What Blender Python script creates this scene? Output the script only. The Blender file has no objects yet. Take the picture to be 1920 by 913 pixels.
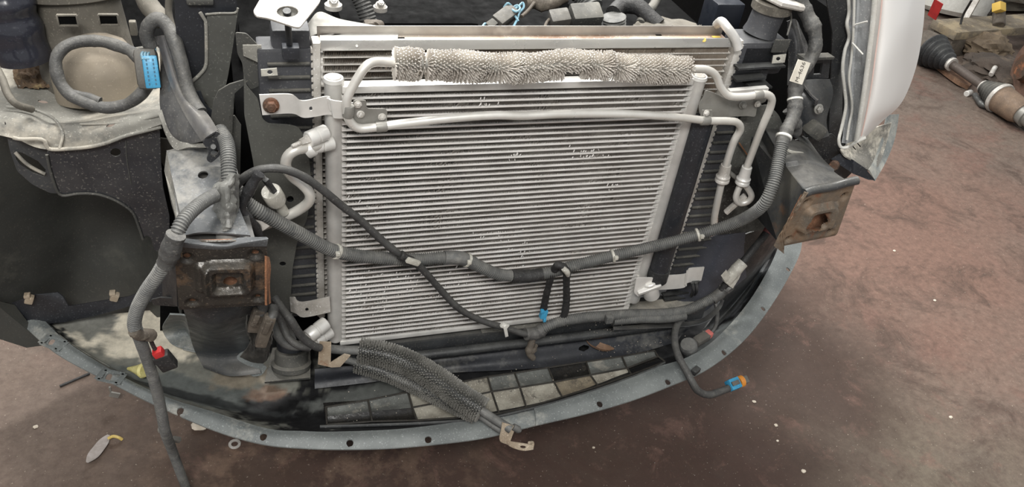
import bpy, bmesh, math, random
import numpy as np
from mathutils import Vector, Matrix, noise
random.seed(7); np.random.seed(7)
SC = bpy.context.scene; COL = SC.collection
# ---------------- camera ----------------
RX = Vector((0.9484171654, 0.0821272802, -0.3062025314))
RY = Vector((-0.2899130635, 0.6154995113, -0.7328784123))
RZ = Vector((0.1282781977, 0.7838465803, 0.6075600732))
CAM = Vector((-0.1571753761, -1.1779443682, 1.5566817586)); F = 1510.87
cd = bpy.data.cameras.new('camera'); cam = bpy.data.objects.new('camera', cd); COL.objects.link(cam)
cam.matrix_world = Matrix.Translation(CAM) @ Matrix((RX, RY, RZ)).to_4x4()
cd.sensor_fit = 'HORIZONTAL'; cd.sensor_width = 36; cd.lens = F/1920*36; cd.clip_start = .02
SC.camera = cam
# ---------------- world, lamps, exposure ----------------
SC.view_settings.view_transform = 'Standard'; SC.view_settings.look = 'None'
SC.view_settings.gamma = 1; SC.view_settings.use_curve_mapping = False
SC.view_settings.exposure = 0.14
w = bpy.data.worlds.new('world'); SC.world = w; w.use_nodes = True
w.node_tree.nodes['Background'].inputs[0].default_value = (.98, .99, 1, 1)
w.node_tree.nodes['Background'].inputs[1].default_value = 0.47
def area(loc, tgt, sx, sy, e, col=(1, .985, .955)):
    l = bpy.data.lights.new('workshop_and_added_lamp', 'AREA'); l.shape = 'RECTANGLE'; l.size = sx; l.size_y = sy; l.energy = e; l.color = col
    o = bpy.data.objects.new('workshop_and_added_lamp', l); COL.objects.link(o); o.location = loc
    o.rotation_euler = (Vector(tgt)-Vector(loc)).to_track_quat('-Z', 'Y').to_euler()
area((-0.2, 1.1, 3.4), (0.35, 0, .4), 1.3, .35, 95)
area((1.3, 1.2, 3.4), (0.5, 0, .4), 1.3, .35, 70)
area((-0.6, -2.2, 3.2), (0.3, 0, .4), 1.6, .6, 95)
area((1.3, 5.2, 3.3), (0.35, 0, .9), 2.6, .5, 150)  # unseen lamp added behind the car for glare on the top channel
# ---------------- helpers ----------------
def ray(px, py):
    c = (px-960, -(py-456.5), -F)
    return Vector((RX.dot(c), RY.dot(c), RZ.dot(c)))
def P(px, py, y=None, z=None, x=None):
    r = ray(px, py); i, v = (1, y) if y is not None else (2, z) if z is not None else (0, x)
    return CAM + r*((v-CAM[i])/r[i])
def PP(px, py, pl):
    r = ray(px, py); return CAM + r*((Vector(pl[0])-CAM).dot(pl[1])/r.dot(pl[1]))
def LY(pts, y=None):
    return [P(a[0], a[1], y=(a[2] if len(a) > 2 else y)) for a in pts]
WL = {}
def srgb(c): return [((v/255+.055)/1.055)**2.4 if v > 10 else v/255/12.92 for v in c]
MATS = {}
def mat(name, c1, c2=None, c3=None, rough=.5, metal=0., scale=20., bump=.15, dust=None, c3t=.62, c2t=.5, spec=.5, coat=0, attr=False, stretch=(1, 1, 1), bscale=None):
    """procedural worn surface: c1 base, c2 soft mottling, c3 patches, dust settled on faces that look up"""
    m = bpy.data.materials.new(name); m.use_nodes = True; nt = m.node_tree; N = nt.nodes; K = nt.links
    b = N['Principled BSDF']; tc = N.new('ShaderNodeNewGeometry'); mp = N.new('ShaderNodeMapping'); K.new(tc.outputs['Position'], mp.inputs[0])
    mp.inputs['Scale'].default_value = stretch
    def noi(s, d=5, r=.6):
        n = N.new('ShaderNodeTexNoise'); n.inputs['Scale'].default_value = s; n.inputs['Detail'].default_value = d; n.inputs['Roughness'].default_value = r
        K.new(mp.outputs[0], n.inputs['Vector']); return n
    def ramp(src, a, bb):
        n = N.new('ShaderNodeMapRange'); n.inputs[1].default_value = a; n.inputs[2].default_value = bb; K.new(src, n.inputs[0]); return n.outputs[0]
    def mix(f, a, bb):
        n = N.new('ShaderNodeMix'); n.data_type = 'RGBA'
        if isinstance(f, float): n.inputs[0].default_value = f
        else: K.new(f, n.inputs[0])
        for i, v in ((6, a), (7, bb)):
            if isinstance(v, (list, tuple)): n.inputs[i].default_value = (*srgb(v), 1)
            else: K.new(v, n.inputs[i])
        return n.outputs[2]
    col = c1
    if attr:
        a = N.new('ShaderNodeAttribute'); a.attribute_name = 'dirt'; col = a.outputs['Color']
        n = noi(scale*2.2, 6, .7); mm = N.new('ShaderNodeMix'); mm.data_type = 'RGBA'; mm.blend_type = 'MULTIPLY'; mm.inputs[0].default_value = .75
        K.new(col, mm.inputs[6]); r = N.new('ShaderNodeMapRange'); r.inputs[1].default_value = .3; r.inputs[2].default_value = .7; r.inputs[3].default_value = .55; r.inputs[4].default_value = 1.35
        K.new(n.outputs[0], r.inputs[0]); K.new(r.outputs[0], mm.inputs[7]); col = mm.outputs[2]
    n1 = noi(scale)
    if c2: col = mix(ramp(n1.outputs[0], c2t-.14, c2t+.14), col, c2)
    if c3:
        n2 = noi(scale*.55, 6, .7); col = mix(ramp(n2.outputs[0], c3t-.05, c3t+.05), col, c3)
    rn = rough
    if dust:
        sx = N.new('ShaderNodeSeparateXYZ'); K.new(tc.outputs['True Normal'], sx.inputs[0])
        n3 = noi(scale*1.7, 6, .65)
        up = ramp(sx.outputs[2], -.2, .9); mu = N.new('ShaderNodeMath'); mu.operation = 'MULTIPLY'; K.new(up, mu.inputs[0]); K.new(ramp(n3.outputs[0], .25, .62), mu.inputs[1])
        mv = N.new('ShaderNodeMath'); mv.operation = 'MULTIPLY'; K.new(mu.outputs[0], mv.inputs[0]); mv.inputs[1].default_value = dust[1]
        col = mix(mv.outputs[0], col, dust[0])
    if bump and not metal > .3 and scale < 45 and not attr:
        n6 = noi(300, 2, .5); sm = N.new('ShaderNodeMath'); sm.operation = 'MULTIPLY'; sm.inputs[1].default_value = .45; K.new(ramp(n6.outputs[0], .62, .70), sm.inputs[0]); col = mix(sm.outputs[0], col, dust[0] if dust else tuple(min(255, c*1.35+14) for c in c1))
    if isinstance(col, (list, tuple)): b.inputs['Base Color'].default_value = (*srgb(col), 1)
    else: K.new(col, b.inputs['Base Color'])
    n4 = noi(scale*3, 4); rr = N.new('ShaderNodeMapRange'); rr.inputs[1].default_value = .3; rr.inputs[2].default_value = .7
    rr.inputs[3].default_value = max(.05, rough-.12); rr.inputs[4].default_value = min(1, rough+.12); K.new(n4.outputs[0], rr.inputs[0]); K.new(rr.outputs[0], b.inputs['Roughness'])
    b.inputs['Metallic'].default_value = metal; b.inputs['Specular IOR Level'].default_value = spec; b.inputs['Coat Weight'].default_value = coat
    if bump:
        bp = N.new('ShaderNodeBump'); bp.inputs['Strength'].default_value = bump; bp.inputs['Distance'].default_value = .004
        n5 = noi(bscale or scale*4, 6); K.new(n5.outputs[0], bp.inputs['Height']); K.new(bp.outputs[0], b.inputs['Normal'])
    MATS[name] = m; return m
def tagit(o, label=None, cat=None, group=None, kind=None):
    if label: o['label'] = label
    if cat: o['category'] = cat
    if group: o['group'] = group
    if kind: o['kind'] = kind
    return o
def T(name, label, cat, loc, group=None):
    o = bpy.data.objects.new(name, None); o.empty_display_size = .02; COL.objects.link(o); o.location = loc; WL[o.name] = Vector(loc)
    return tagit(o, label, cat, group)
def O(name, geo, m, parent=None, label=None, cat=None, group=None, kind=None, smooth=40):
    if isinstance(geo, bpy.types.Mesh): me = geo
    else:
        me = bpy.data.meshes.new(name); me.from_pydata([tuple(v) for v in geo[0]], [], geo[1]); me.validate()
    co = np.empty(len(me.vertices)*3, np.float32); me.vertices.foreach_get('co', co); co = co.reshape(-1, 3)
    lo, hi = co.min(0), co.max(0); c = (lo+hi)/2
    if parent is None: c[2] = lo[2]
    me.vertices.foreach_set('co', (co-c).ravel()); me.name = name
    if smooth:
        me.polygons.foreach_set('use_smooth', [True]*len(me.polygons)); me.set_sharp_from_angle(angle=math.radians(smooth))
    else: me.polygons.foreach_set('use_smooth', [False]*len(me.polygons))
    me.update()
    if m and not len(me.materials): me.materials.append(m)
    o = bpy.data.objects.new(name, me); COL.objects.link(o); c = Vector([float(v) for v in c]); WL[o.name] = c
    if parent is not None: o.parent = parent; o.location = c-WL[parent.name]
    else: o.location = c
    return tagit(o, label, cat, group, kind)
def join(*gs):
    V, Fc = [], []
    for v, f in gs:
        n = len(V); V += [tuple(p) for p in v]; Fc += [tuple(i+n for i in q) for q in f]
    return V, Fc
def bm_geo(bm):
    bmesh.ops.recalc_face_normals(bm, faces=bm.faces); bm.verts.index_update()
    r = ([v.co.copy() for v in bm.verts], [tuple(v.index for v in f.verts) for f in bm.faces]); bm.free(); return r
def frame(p0, p1, up=(0, 0, 1)):
    d = (Vector(p1)-Vector(p0)).normalized(); u = Vector(up)
    if abs(d.dot(u)) > .97: u = Vector((0, 1, 0))
    s = d.cross(u).normalized(); u = s.cross(d); return d, s, u
def box(c, s, rot=None, bev=.0):
    bm = bmesh.new(); bmesh.ops.create_cube(bm, size=1); bmesh.ops.scale(bm, vec=s, verts=bm.verts)
    if bev: bmesh.ops.bevel(bm, geom=bm.edges[:], offset=min(bev, min(s)*.4), segments=2, affect='EDGES', profile=.6)
    M = (rot.to_4x4() if rot is not None else Matrix.Identity(4)); M = Matrix.Translation(c) @ M
    bmesh.ops.transform(bm, matrix=M, verts=bm.verts); return bm_geo(bm)
def boxp(p0, p1, w, h, up=(0, 0, 1), bev=0.):
    """box from p0 to p1, w sideways, h along up"""
    p0, p1 = Vector(p0), Vector(p1); d, s, u = frame(p0, p1, up)
    return box((p0+p1)/2, ((p1-p0).length, w, h), Matrix((d, s, u)).transposed(), bev)
def lathe(p0, p1, prof, seg=20, up=(0, 0, 1), cap=True, sq=1.):
    """prof: list of (t along 0..1, radius)"""
    p0, p1 = Vector(p0), Vector(p1); d, s, u = frame(p0, p1, up); V, Fc = [], []
    for t, r in prof:
        c = p0.lerp(p1, t)
        for k in range(seg):
            a = 2*math.pi*k/seg; V.append(c+s*(math.cos(a)*r)+u*(math.sin(a)*r*sq))
    for i in range(len(prof)-1):
        for k in range(seg): Fc.append((i*seg+k, i*seg+(k+1) % seg, (i+1)*seg+(k+1) % seg, (i+1)*seg+k))
    if cap: Fc.append(tuple(range(seg))[::-1]); Fc.append(tuple((len(prof)-1)*seg+k for k in range(seg)))
    return V, Fc
def cyl(p0, p1, r, seg=20, bev=None):
    L = (Vector(p1)-Vector(p0)).length; b = (bev if bev is not None else r*.12)/max(L, 1e-6)
    return lathe(p0, p1, [(0, r*.88), (b, r), (1-b, r), (1, r*.88)], seg)
def spline(pts, step=.004):
    """Catmull-Rom through 3D points, resampled by arc length"""
    pts = [Vector(p) for p in pts]; q = [pts[0]*2-pts[1]]+pts+[pts[-1]*2-pts[-2]]; out = []
    for i in range(1, len(q)-2):
        a, b, c, d = q[i-1:i+3]
        for k in range(16):
            t = k/16; out.append(.5*((2*b)+(c-a)*t+(2*a-5*b+4*c-d)*t*t+(3*b-a-3*c+d)*t**3))
    out.append(pts[-1]); A = np.array(out); L = np.r_[0, np.cumsum(np.linalg.norm(np.diff(A, axis=0), axis=1))]
    n = max(3, int(L[-1]/step)+1); s = np.linspace(0, L[-1], n)
    return [Vector([float(np.interp(v, L, A[:, j])) for j in range(3)]) for v in s], s
def sweep(path, S, rf, seg=12, a0=0, a1=None, flat=1., cap=True):
    """tube along sampled path; rf(s) radius"""
    V, Fc = [], []; n = len(path); u = Vector((0, 0, 1))
    for i in range(n):
        d = (path[min(i+1, n-1)]-path[max(i-1, 0)]).normalized(); s = d.cross(u)
        if s.length < .02: s = d.cross(Vector((0, 1, 0)))
        s.normalize(); u2 = s.cross(d); u = (u2*.6+u*.4) if abs(u.dot(d)) < .9 else u2; u = (u-d*u.dot(d)).normalized(); s = d.cross(u)
        r = rf(S[i])
        for k in range(seg):
            a = 2*math.pi*k/seg; V.append(path[i]+s*(math.cos(a)*r)+u*(math.sin(a)*r*flat))
    for i in range(n-1):
        for k in range(seg): Fc.append((i*seg+k, i*seg+(k+1) % seg, (i+1)*seg+(k+1) % seg, (i+1)*seg+k))
    if cap: Fc.append(tuple(range(seg))[::-1]); Fc.append(tuple((n-1)*seg+k for k in range(seg)))
    return V, Fc
def tube(pts, r, step=.005, seg=12, wob=0., flat=1.):
    p, S = spline(pts, step)
    return sweep(p, S, lambda s: r*(1+wob*noise.noise(Vector((s*45, 3.1, r*900)))+.4*wob*noise.noise(Vector((s*150, 7.1, 1)))), seg, flat=flat)
def conduit(pts, r, pitch=.0042, depth=.0016, seg=14, s0=0, s1=1e9):
    p, S = spline(pts, pitch/4); sel = [i for i in range(len(S)) if s0 <= S[i] <= s1]
    p = [p[i] for i in sel]; S = [S[i] for i in sel]; i0 = sel[0]
    rr = {s: (r if (i+i0) % 4 < 2 else r-depth) for i, s in enumerate(S)}
    return sweep(p, S, lambda s: rr[s], seg)
def bandg(pts, f, wd, r, seg=16):
    """ring round the path at fraction f"""
    p, S = spline(pts, .002); i = int(f*(len(p)-1)); i = min(max(i, 1), len(p)-2); d = (p[i+1]-p[i-1]).normalized()
    return lathe(p[i]-d*wd/2, p[i]+d*wd/2, [(0, r*.9), (.15, r), (.85, r), (1, r*.9)], seg)
def at(pts, f):
    p, S = spline(pts, .002); return p[int(f*(len(p)-1))]
def zip_tie(pts, f, r, parent, m, name='cable_clip', tail=None):
    g = bandg(pts, f, .006, r); c = at(pts, f)
    g = join(g, box(c+Vector((0, -r*1.05, r*.5)), (.008, .007, .008), bev=.0015))
    if tail is not None: g = join(g, boxp(c+Vector((0, -r, 0)), c+Vector(tail), .006, .0022, (0, -1, 0)))
    return O(name, g, m, parent)
def plane_frame(pl):
    n = Vector(pl[1]).normalized(); u = Vector((1, 0, 0)); u = (u-n*u.dot(n))
    if u.length < .1: u = Vector((0, 1, 0))-n*n.y
    u.normalize(); return Matrix((u, n.cross(u), n)).transposed().to_4x4()
def plate(out, pl, th=.002, holes=(), bev=.0006, rnd=0):
    """flat plate: outline given as points on the plane pl=(point, normal); holes: (px,py,rx,ry) or outlines"""
    M = Matrix.Translation(pl[0]) @ plane_frame(pl); Mi = M.inverted()
    def loc(a): q = Mi @ PP(a[0], a[1], pl); return (q.x, q.y)
    cu = bpy.data.curves.new('c', 'CURVE'); cu.dimensions = '2D'; cu.fill_mode = 'BOTH'; cu.extrude = max(th/2-bev, 0); cu.bevel_depth = bev; cu.offset = -bev
    loops = [[loc(a) for a in out]]
    if rnd: loops[0] = roundoff(loops[0], rnd)
    for h in holes:
        if isinstance(h[0], (int, float)):
            loops.append([loc((h[0]+h[2]*math.cos(k*math.pi/8), h[1]+h[3]*math.sin(k*math.pi/8))) for k in range(16)])
        else: loops.append([loc(a) for a in h])
    for lp in loops:
        sp = cu.splines.new('POLY'); sp.points.add(len(lp)-1); sp.use_cyclic_u = True
        for i, a in enumerate(lp): sp.points[i].co = (*a, 0, 1)
    ob = bpy.data.objects.new('c', cu); me = bpy.data.meshes.new_from_object(ob); me.transform(M)
    bpy.data.objects.remove(ob); bpy.data.curves.remove(cu); me.materials.clear(); return me
def roundoff(lp, r):
    out = []; n = len(lp)
    for i in range(n):
        a, b, c = Vector(lp[i-1]), Vector(lp[i]), Vector(lp[(i+1) % n]); d1, d2 = a-b, c-b
        k = min(r, d1.length*.45, d2.length*.45); p1 = b+d1.normalized()*k; p2 = b+d2.normalized()*k
        for t in (0, .25, .5, .75, 1): q = p1*(1-t)**2+b*2*t*(1-t)+p2*t*t; out.append((q.x, q.y))
    return out
def YP(y, n=(0, -1, 0)): return (Vector((0, y, 0)), Vector(n).normalized())
def ZP(z, n=(0, 0, 1)): return (Vector((0, 0, z)), Vector(n).normalized())
def sheet(pts, th=.002, sub=0, n=None):
    """polygon through 3D points, thickened"""
    bm = bmesh.new(); vs = [bm.verts.new(p) for p in pts]; f = bm.faces.new(vs)
    bmesh.ops.triangulate(bm, faces=[f], ngon_method='EAR_CLIP')
    if sub:
        for _ in range(sub): bmesh.ops.subdivide_edges(bm, edges=bm.edges[:], cuts=1, use_grid_fill=True)
    bmesh.ops.recalc_face_normals(bm, faces=bm.faces)
    ns = sum((f.normal for f in bm.faces), Vector()); ns.normalize()
    if ns.dot(CAM-Vector(pts[0])) < 0: ns = -ns
    g = bmesh.ops.extrude_face_region(bm, geom=bm.faces[:]); bmesh.ops.translate(bm, vec=-ns*th, verts=[e for e in g['geom'] if isinstance(e, bmesh.types.BMVert)])
    return bm_geo(bm)
def grid(rows, nu=24, nv=24, th=.002, hf=None, kill=None, holes=()):
    """smooth surface through a grid of 3D points (rows top to bottom), optional relief hf(u,v) and holes kill(u,v)"""
    R0 = [[Vector(p) for p in r] for r in rows]
    def cr(pts, t):
        n = len(pts)-1; x = min(max(t*n, 0), n-1e-6); i = int(x); t = x-i
        a = pts[i-1] if i else pts[0]*2-pts[1]; b = pts[i]; c = pts[i+1]; d = pts[i+2] if i+2 <= n else pts[n]*2-pts[n-1]
        return .5*((2*b)+(c-a)*t+(2*a-5*b+4*c-d)*t*t+(3*b-a-3*c+d)*t**3)
    dead = set(); UV = {}
    for hu, hv, ru, rv in holes:
        inn = {(i, j) for i in range(nu) for j in range(nv) if (((i+.5)/nu-hu)/ru)**2+(((j+.5)/nv-hv)/rv)**2 < 1}
        dead |= inn
        for i, j in {(i+a, j+b) for i, j in inn for a in (0, 1) for b in (0, 1)}:
            if all((i-a, j-b) in inn for a in (0, 1) for b in (0, 1)): continue
            du, dv = (i/nu-hu)/ru, (j/nv-hv)/rv; L = math.hypot(du, dv) or 1; UV[(i, j)] = (hu+du/L*ru, hv+dv/L*rv)
    G = []
    for j in range(nv+1):
        v = j/nv; row = [cr([r[k] for r in R0], v) for k in range(len(R0[0]))]
        G.append([cr(row, i/nu) if (i, j) not in UV else cr([cr([r[k] for r in R0], UV[(i, j)][1]) for k in range(len(R0[0]))], UV[(i, j)][0]) for i in range(nu+1)])
    Nn = [[None]*(nu+1) for _ in range(nv+1)]
    for j in range(nv+1):
        for i in range(nu+1):
            a = G[j][min(i+1, nu)]-G[j][max(i-1, 0)]; b = G[min(j+1, nv)][i]-G[max(j-1, 0)][i]; n = a.cross(b)
            n = n.normalized() if n.length > 1e-12 else Vector((0, -1, 0))
            if n.dot(CAM-G[j][i]) < 0: n = -n
            Nn[j][i] = n
    V = []
    for j in range(nv+1):
        for i in range(nu+1): V.append(G[j][i]+(Nn[j][i]*hf(i/nu, j/nv) if hf else Vector()))
    Fc = []; m = nu+1
    for j in range(nv):
        for i in range(nu):
            if (i, j) in dead or (kill and kill((i+.5)/nu, (j+.5)/nv)): continue
            Fc.append((j*m+i, j*m+i+1, (j+1)*m+i+1, (j+1)*m+i))
    if not th: return V, Fc
    n0 = len(V); cnt = {}
    V2 = V+[V[k]-Nn[k//m][k % m]*th for k in range(n0)]; F2 = list(Fc)+[tuple(k+n0 for k in f[::-1]) for f in Fc]
    for f in Fc:
        for a, b in zip(f, f[1:]+f[:1]): cnt[(a, b)] = 1
    for (a, b) in list(cnt):
        if (b, a) not in cnt: F2.append((b, a, a+n0, b+n0))
    used = sorted({i for f in F2 for i in f}); mp = {k: i for i, k in enumerate(used)}
    return [V2[k] for k in used], [tuple(mp[i] for i in f) for f in F2]
def bolt(p, n, r=.007, h=.005, washer=True):
    p = Vector(p); n = Vector(n).normalized(); g = lathe(p+n*h*.3, p+n*h, [(0, r*.72), (.8, r*.72), (1, r*.6)], 6)
    g = join(lathe(p, p+n*h*.35, [(0, r), (.7, r), (1, r*.85)], 18), g, lathe(p+n*h, p+n*h*1.1, [(0, r*.4), (1, r*.3)], 8))
    return g
def copy_to(o, loc, parent=None, rz=None, label=None):
    c = o.copy(); COL.objects.link(c); c.location = loc; WL[c.name] = Vector(loc)+(WL[parent.name] if parent else Vector())
    if parent: c.parent = parent
    if rz is not None: c.rotation_euler = rz
    if label: c['label'] = label
    return c
# ---------------- materials ----------------
ALU = mat('aluminium', (226, 224, 219), (202, 200, 195), rough=.42, metal=.35, scale=14, bump=.05)
TUBEM = mat('tube_aluminium', (240, 238, 234), (218, 215, 210), rough=.4, metal=.25, scale=14, bump=0)
ALUD = mat('dusty_aluminium', (205, 201, 194), (170, 165, 157), (222, 220, 215), rough=.55, metal=.3, scale=25, bump=.15)
ALUP = mat('pipe_aluminium', (222, 220, 214), (196, 192, 184), rough=.38, metal=.4, scale=9, bump=.03)
FIN = mat('fin_aluminium', (178, 173, 166), (140, 133, 125), (220, 217, 212), rough=.5, metal=.3, scale=16, bump=0, c3t=.66)
FINR = mat('radiator_fin', (204, 196, 184), (168, 152, 136), rough=.5, metal=.3, scale=16, bump=0)
PIN = mat('pin_aluminium', (224, 219, 211), (194, 187, 178), rough=.42, metal=.4, scale=22, bump=0)
PIND = mat('dark_pin_metal', (140, 138, 132), (108, 107, 102), rough=.55, metal=.3, scale=22, bump=0)
GALV = mat('galvanised_steel', (150, 148, 142), (128, 126, 120), rough=.5, metal=.4, scale=22, bump=.1)
BLK = mat('black_plastic', (34, 36, 39), (26, 27, 29), rough=.45, scale=14, bump=.1, dust=((112, 112, 108), .35))
BLKS = mat('satin_black_plastic', (36, 38, 43), (30, 31, 34), rough=.38, scale=9, bump=.04, dust=((95, 97, 100), .25))
BLKD = mat('dusty_dark_plastic', (62, 62, 59), (48, 49, 48), (84, 84, 80), rough=.65, scale=7, bump=.12, dust=((140, 136, 126), .55))
LINER = mat('liner_plastic', (60, 61, 58), (50, 51, 49), (74, 74, 69), rough=.55, scale=6, bump=.1, dust=((96, 94, 86), .5))
DEEP = mat('deep_black', (6, 6, 6), (3, 3, 3), rough=.8, scale=10, bump=.1, spec=.1)  # near-black that puts the shade of the deep engine bay into the colour
HOSE = mat('dusty_conduit', (86, 87, 86), (66, 67, 67), (112, 111, 107), rough=.62, scale=30, bump=.12, dust=((135, 133, 127), .5))
HOSED = mat('dark_conduit', (58, 58, 58), (46, 46, 46), rough=.6, scale=30, bump=.15, dust=((118, 116, 110), .4))
TAPE = mat('harness_tape', (72, 72, 71), (54, 54, 54), (104, 103, 99), rough=.6, scale=28, bump=.4, dust=((125, 122, 115), .45), bscale=140)
TAPED = mat('dark_harness_tape', (34, 34, 35), (24, 24, 25), rough=.6, scale=28, bump=.5, bscale=140, dust=((90, 88, 84), .3))
STEEL = mat('painted_dark_steel', (58, 61, 64), (44, 46, 49), (88, 88, 86), rough=.35, metal=.15, scale=9, bump=.1, dust=((122, 119, 112), .5))
STEELS = mat('glossy_dark_steel', (46, 48, 54), (36, 37, 42), rough=.22, metal=.3, scale=9, bump=.05, dust=((150, 147, 140), .6))
DUST = mat('dusty_grey_metal', (136, 134, 126), (104, 102, 96), (160, 154, 142), rough=.85, scale=11, bump=.5, c3t=.55)
RAILF = mat('dusty_rail_paint', (92, 94, 95), (66, 68, 70), (128, 126, 120), rough=.6, scale=10, bump=.2, c3t=.56)
BAFF = mat('dusty_baffle_plastic', (84, 84, 79), (68, 68, 64), (100, 99, 92), rough=.65, scale=7, bump=.1)
BROWNP = mat('dusty_brown_plastic', (90, 86, 78), (72, 68, 61), (112, 107, 98), rough=.75, scale=10, bump=.15, dust=((140, 134, 122), .5))
RUST = mat('rusty_steel', (96, 62, 42), (68, 56, 46), (142, 92, 62), rough=.8, scale=22, bump=.5, c3t=.58)
RUSTB = mat('scraped_black_steel', (36, 35, 34), (50, 47, 43), (104, 84, 66), rough=.3, metal=.2, scale=18, bump=.35, c3t=.6, dust=((120, 112, 100), .35))
RUSTR = mat('rust_streaked_steel', (98, 90, 80), (124, 104, 84), (120, 76, 50), rough=.6, metal=.1, scale=18, bump=.5, c3t=.6)
FLANGE = mat('grey_dusty_plastic', (122, 126, 124), (98, 102, 101), (158, 157, 149), rough=.55, scale=9, bump=.1, c3t=.6)
WHITE = mat('white_plastic', (214, 213, 206), (196, 194, 186), rough=.5, scale=30, bump=.05)
CREAM = mat('cream_clip', (190, 187, 176), (160, 157, 148), rough=.5, scale=40, bump=.1)
TANK = mat('grey_black_tank_plastic', (62, 63, 67), (50, 51, 55), rough=.5, scale=14, bump=.08, dust=((110, 110, 108), .4))
BLUE = mat('blue_plastic', (62, 148, 186), (50, 128, 166), rough=.4, scale=30, bump=.05)
ORANGE = mat('orange_rubber', (205, 136, 56), rough=.5, bump=0)
RED = mat('red_plastic', (186, 44, 44), (160, 36, 38), rough=.45, bump=0)
PINK = mat('pink_plastic', (198, 112, 104), rough=.5, bump=0)
CONN = mat('grey_connector_plastic', (88, 86, 82), (70, 68, 65), rough=.6, scale=30, bump=.1, dust=((120, 116, 106), .4))
BROWNC = mat('muddy_connector', (96, 88, 78), (76, 69, 61), (116, 108, 97), rough=.75, scale=30, bump=.3)
# ---------------- floor ----------------
def floor_mat():
    m = bpy.data.materials.new('stained_shaded_concrete'); m.use_nodes = True; nt = m.node_tree; N = nt.nodes; K = nt.links; b = N['Principled BSDF']
    g = N.new('ShaderNodeNewGeometry')
    def noi(s, d=6, r=.6, dist=0.):
        n = N.new('ShaderNodeTexNoise'); n.inputs['Scale'].default_value = s; n.inputs['Detail'].default_value = d; n.inputs['Roughness'].default_value = r; n.inputs['Distortion'].default_value = dist; K.new(g.outputs['Position'], n.inputs['Vector']); return n.outputs[0]
    def rmp(s, a, bb, c=0, d=1.):
        n = N.new('ShaderNodeMapRange'); n.inputs[1].default_value = a; n.inputs[2].default_value = bb; n.inputs[3].default_value = c; n.inputs[4].default_value = d; K.new(s, n.inputs[0]); return n.outputs[0]
    def mth(op, a, bb):
        n = N.new('ShaderNodeMath'); n.operation = op
        for i, v in enumerate((a, bb)):
            if isinstance(v, (int, float)): n.inputs[i].default_value = v
            else: K.new(v, n.inputs[i])
        return n.outputs[0]
    def mix(f, a, bb, bt='MIX'):
        n = N.new('ShaderNodeMix'); n.data_type = 'RGBA'; n.blend_type = bt
        if isinstance(f, float): n.inputs[0].default_value = f
        else: K.new(f, n.inputs[0])
        for i, v in ((6, a), (7, bb)):
            if isinstance(v, tuple): n.inputs[i].default_value = (*srgb(v), 1)
            else: K.new(v, n.inputs[i])
        return n.outputs[2]
    def blob(c, r, soft=.5, nz=None, amt=.5):
        v = N.new('ShaderNodeVectorMath'); v.operation = 'DISTANCE'; K.new(g.outputs['Position'], v.inputs[0]); v.inputs[1].default_value = c
        d = v.outputs['Value']
        d = mth('ADD', d, mth('MULTIPLY', mth('SUBTRACT', nz or noi(3.5), .5), amt))
        return rmp(d, r*(1+soft), r*(1-soft), 0, 1)
    col = mix(rmp(noi(2.2, 8, .65), .35, .65), (110, 99, 90), (126, 111, 100))
    col = mix(rmp(noi(3.1, 8, .7, .6), .52, .68), col, (120, 93, 83))
    col = mix(blob((2.0, .65, 0), .75, .6, amt=1.2), col, (128, 101, 89))
    col = mix(blob((1.1, -.55, 0), .62, .35, amt=.7), col, (114, 104, 91))
    col = mix(blob((.45, -.1, 0), .78, .28, amt=.4), col, (72, 55, 48))  # dark maroon floor round the tray, with the tray's shadow put into the colour
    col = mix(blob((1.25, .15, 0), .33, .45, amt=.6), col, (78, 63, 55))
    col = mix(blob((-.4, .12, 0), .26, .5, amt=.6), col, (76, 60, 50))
    col = mix(mth('MULTIPLY', rmp(noi(5, 9, .75, .8), .5, .64), .75), col, (78, 64, 56))
    col = mix(mth('MULTIPLY', rmp(noi(7.7, 9, .75, .5), .55, .66), .5), col, (132, 102, 91))
    col = mix(mth('MULTIPLY', rmp(noi(9, 8, .7), .5, .6), blob((-.2, -.1, 0), .45, .5, amt=.4)), col, (112, 92, 78))
    col = mix(blob((-.75, .2, 0), .35, .5, amt=.5), col, (112, 98, 88))
    col = mix(rmp(noi(40, 7, .8), .35, .7, 0, .6), col, (62, 50, 44))
    col = mix(rmp(noi(150, 3, .6), .66, .74, 0, .8), col, (176, 164, 148))
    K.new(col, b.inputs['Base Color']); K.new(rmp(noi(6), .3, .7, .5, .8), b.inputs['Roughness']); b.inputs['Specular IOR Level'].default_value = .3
    bp = N.new('ShaderNodeBump'); bp.inputs['Strength'].default_value = .35; bp.inputs['Distance'].default_value = .004; K.new(noi(70, 8, .7), bp.inputs['Height']); K.new(bp.outputs[0], b.inputs['Normal'])
    return m
fl = O('floor', ([(-6, -6, 0), (9, -6, 0), (9, 9, 0), (-6, 9, 0)], [(0, 1, 2, 3)]), floor_mat(), smooth=0); fl['kind'] = 'structure'

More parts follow.
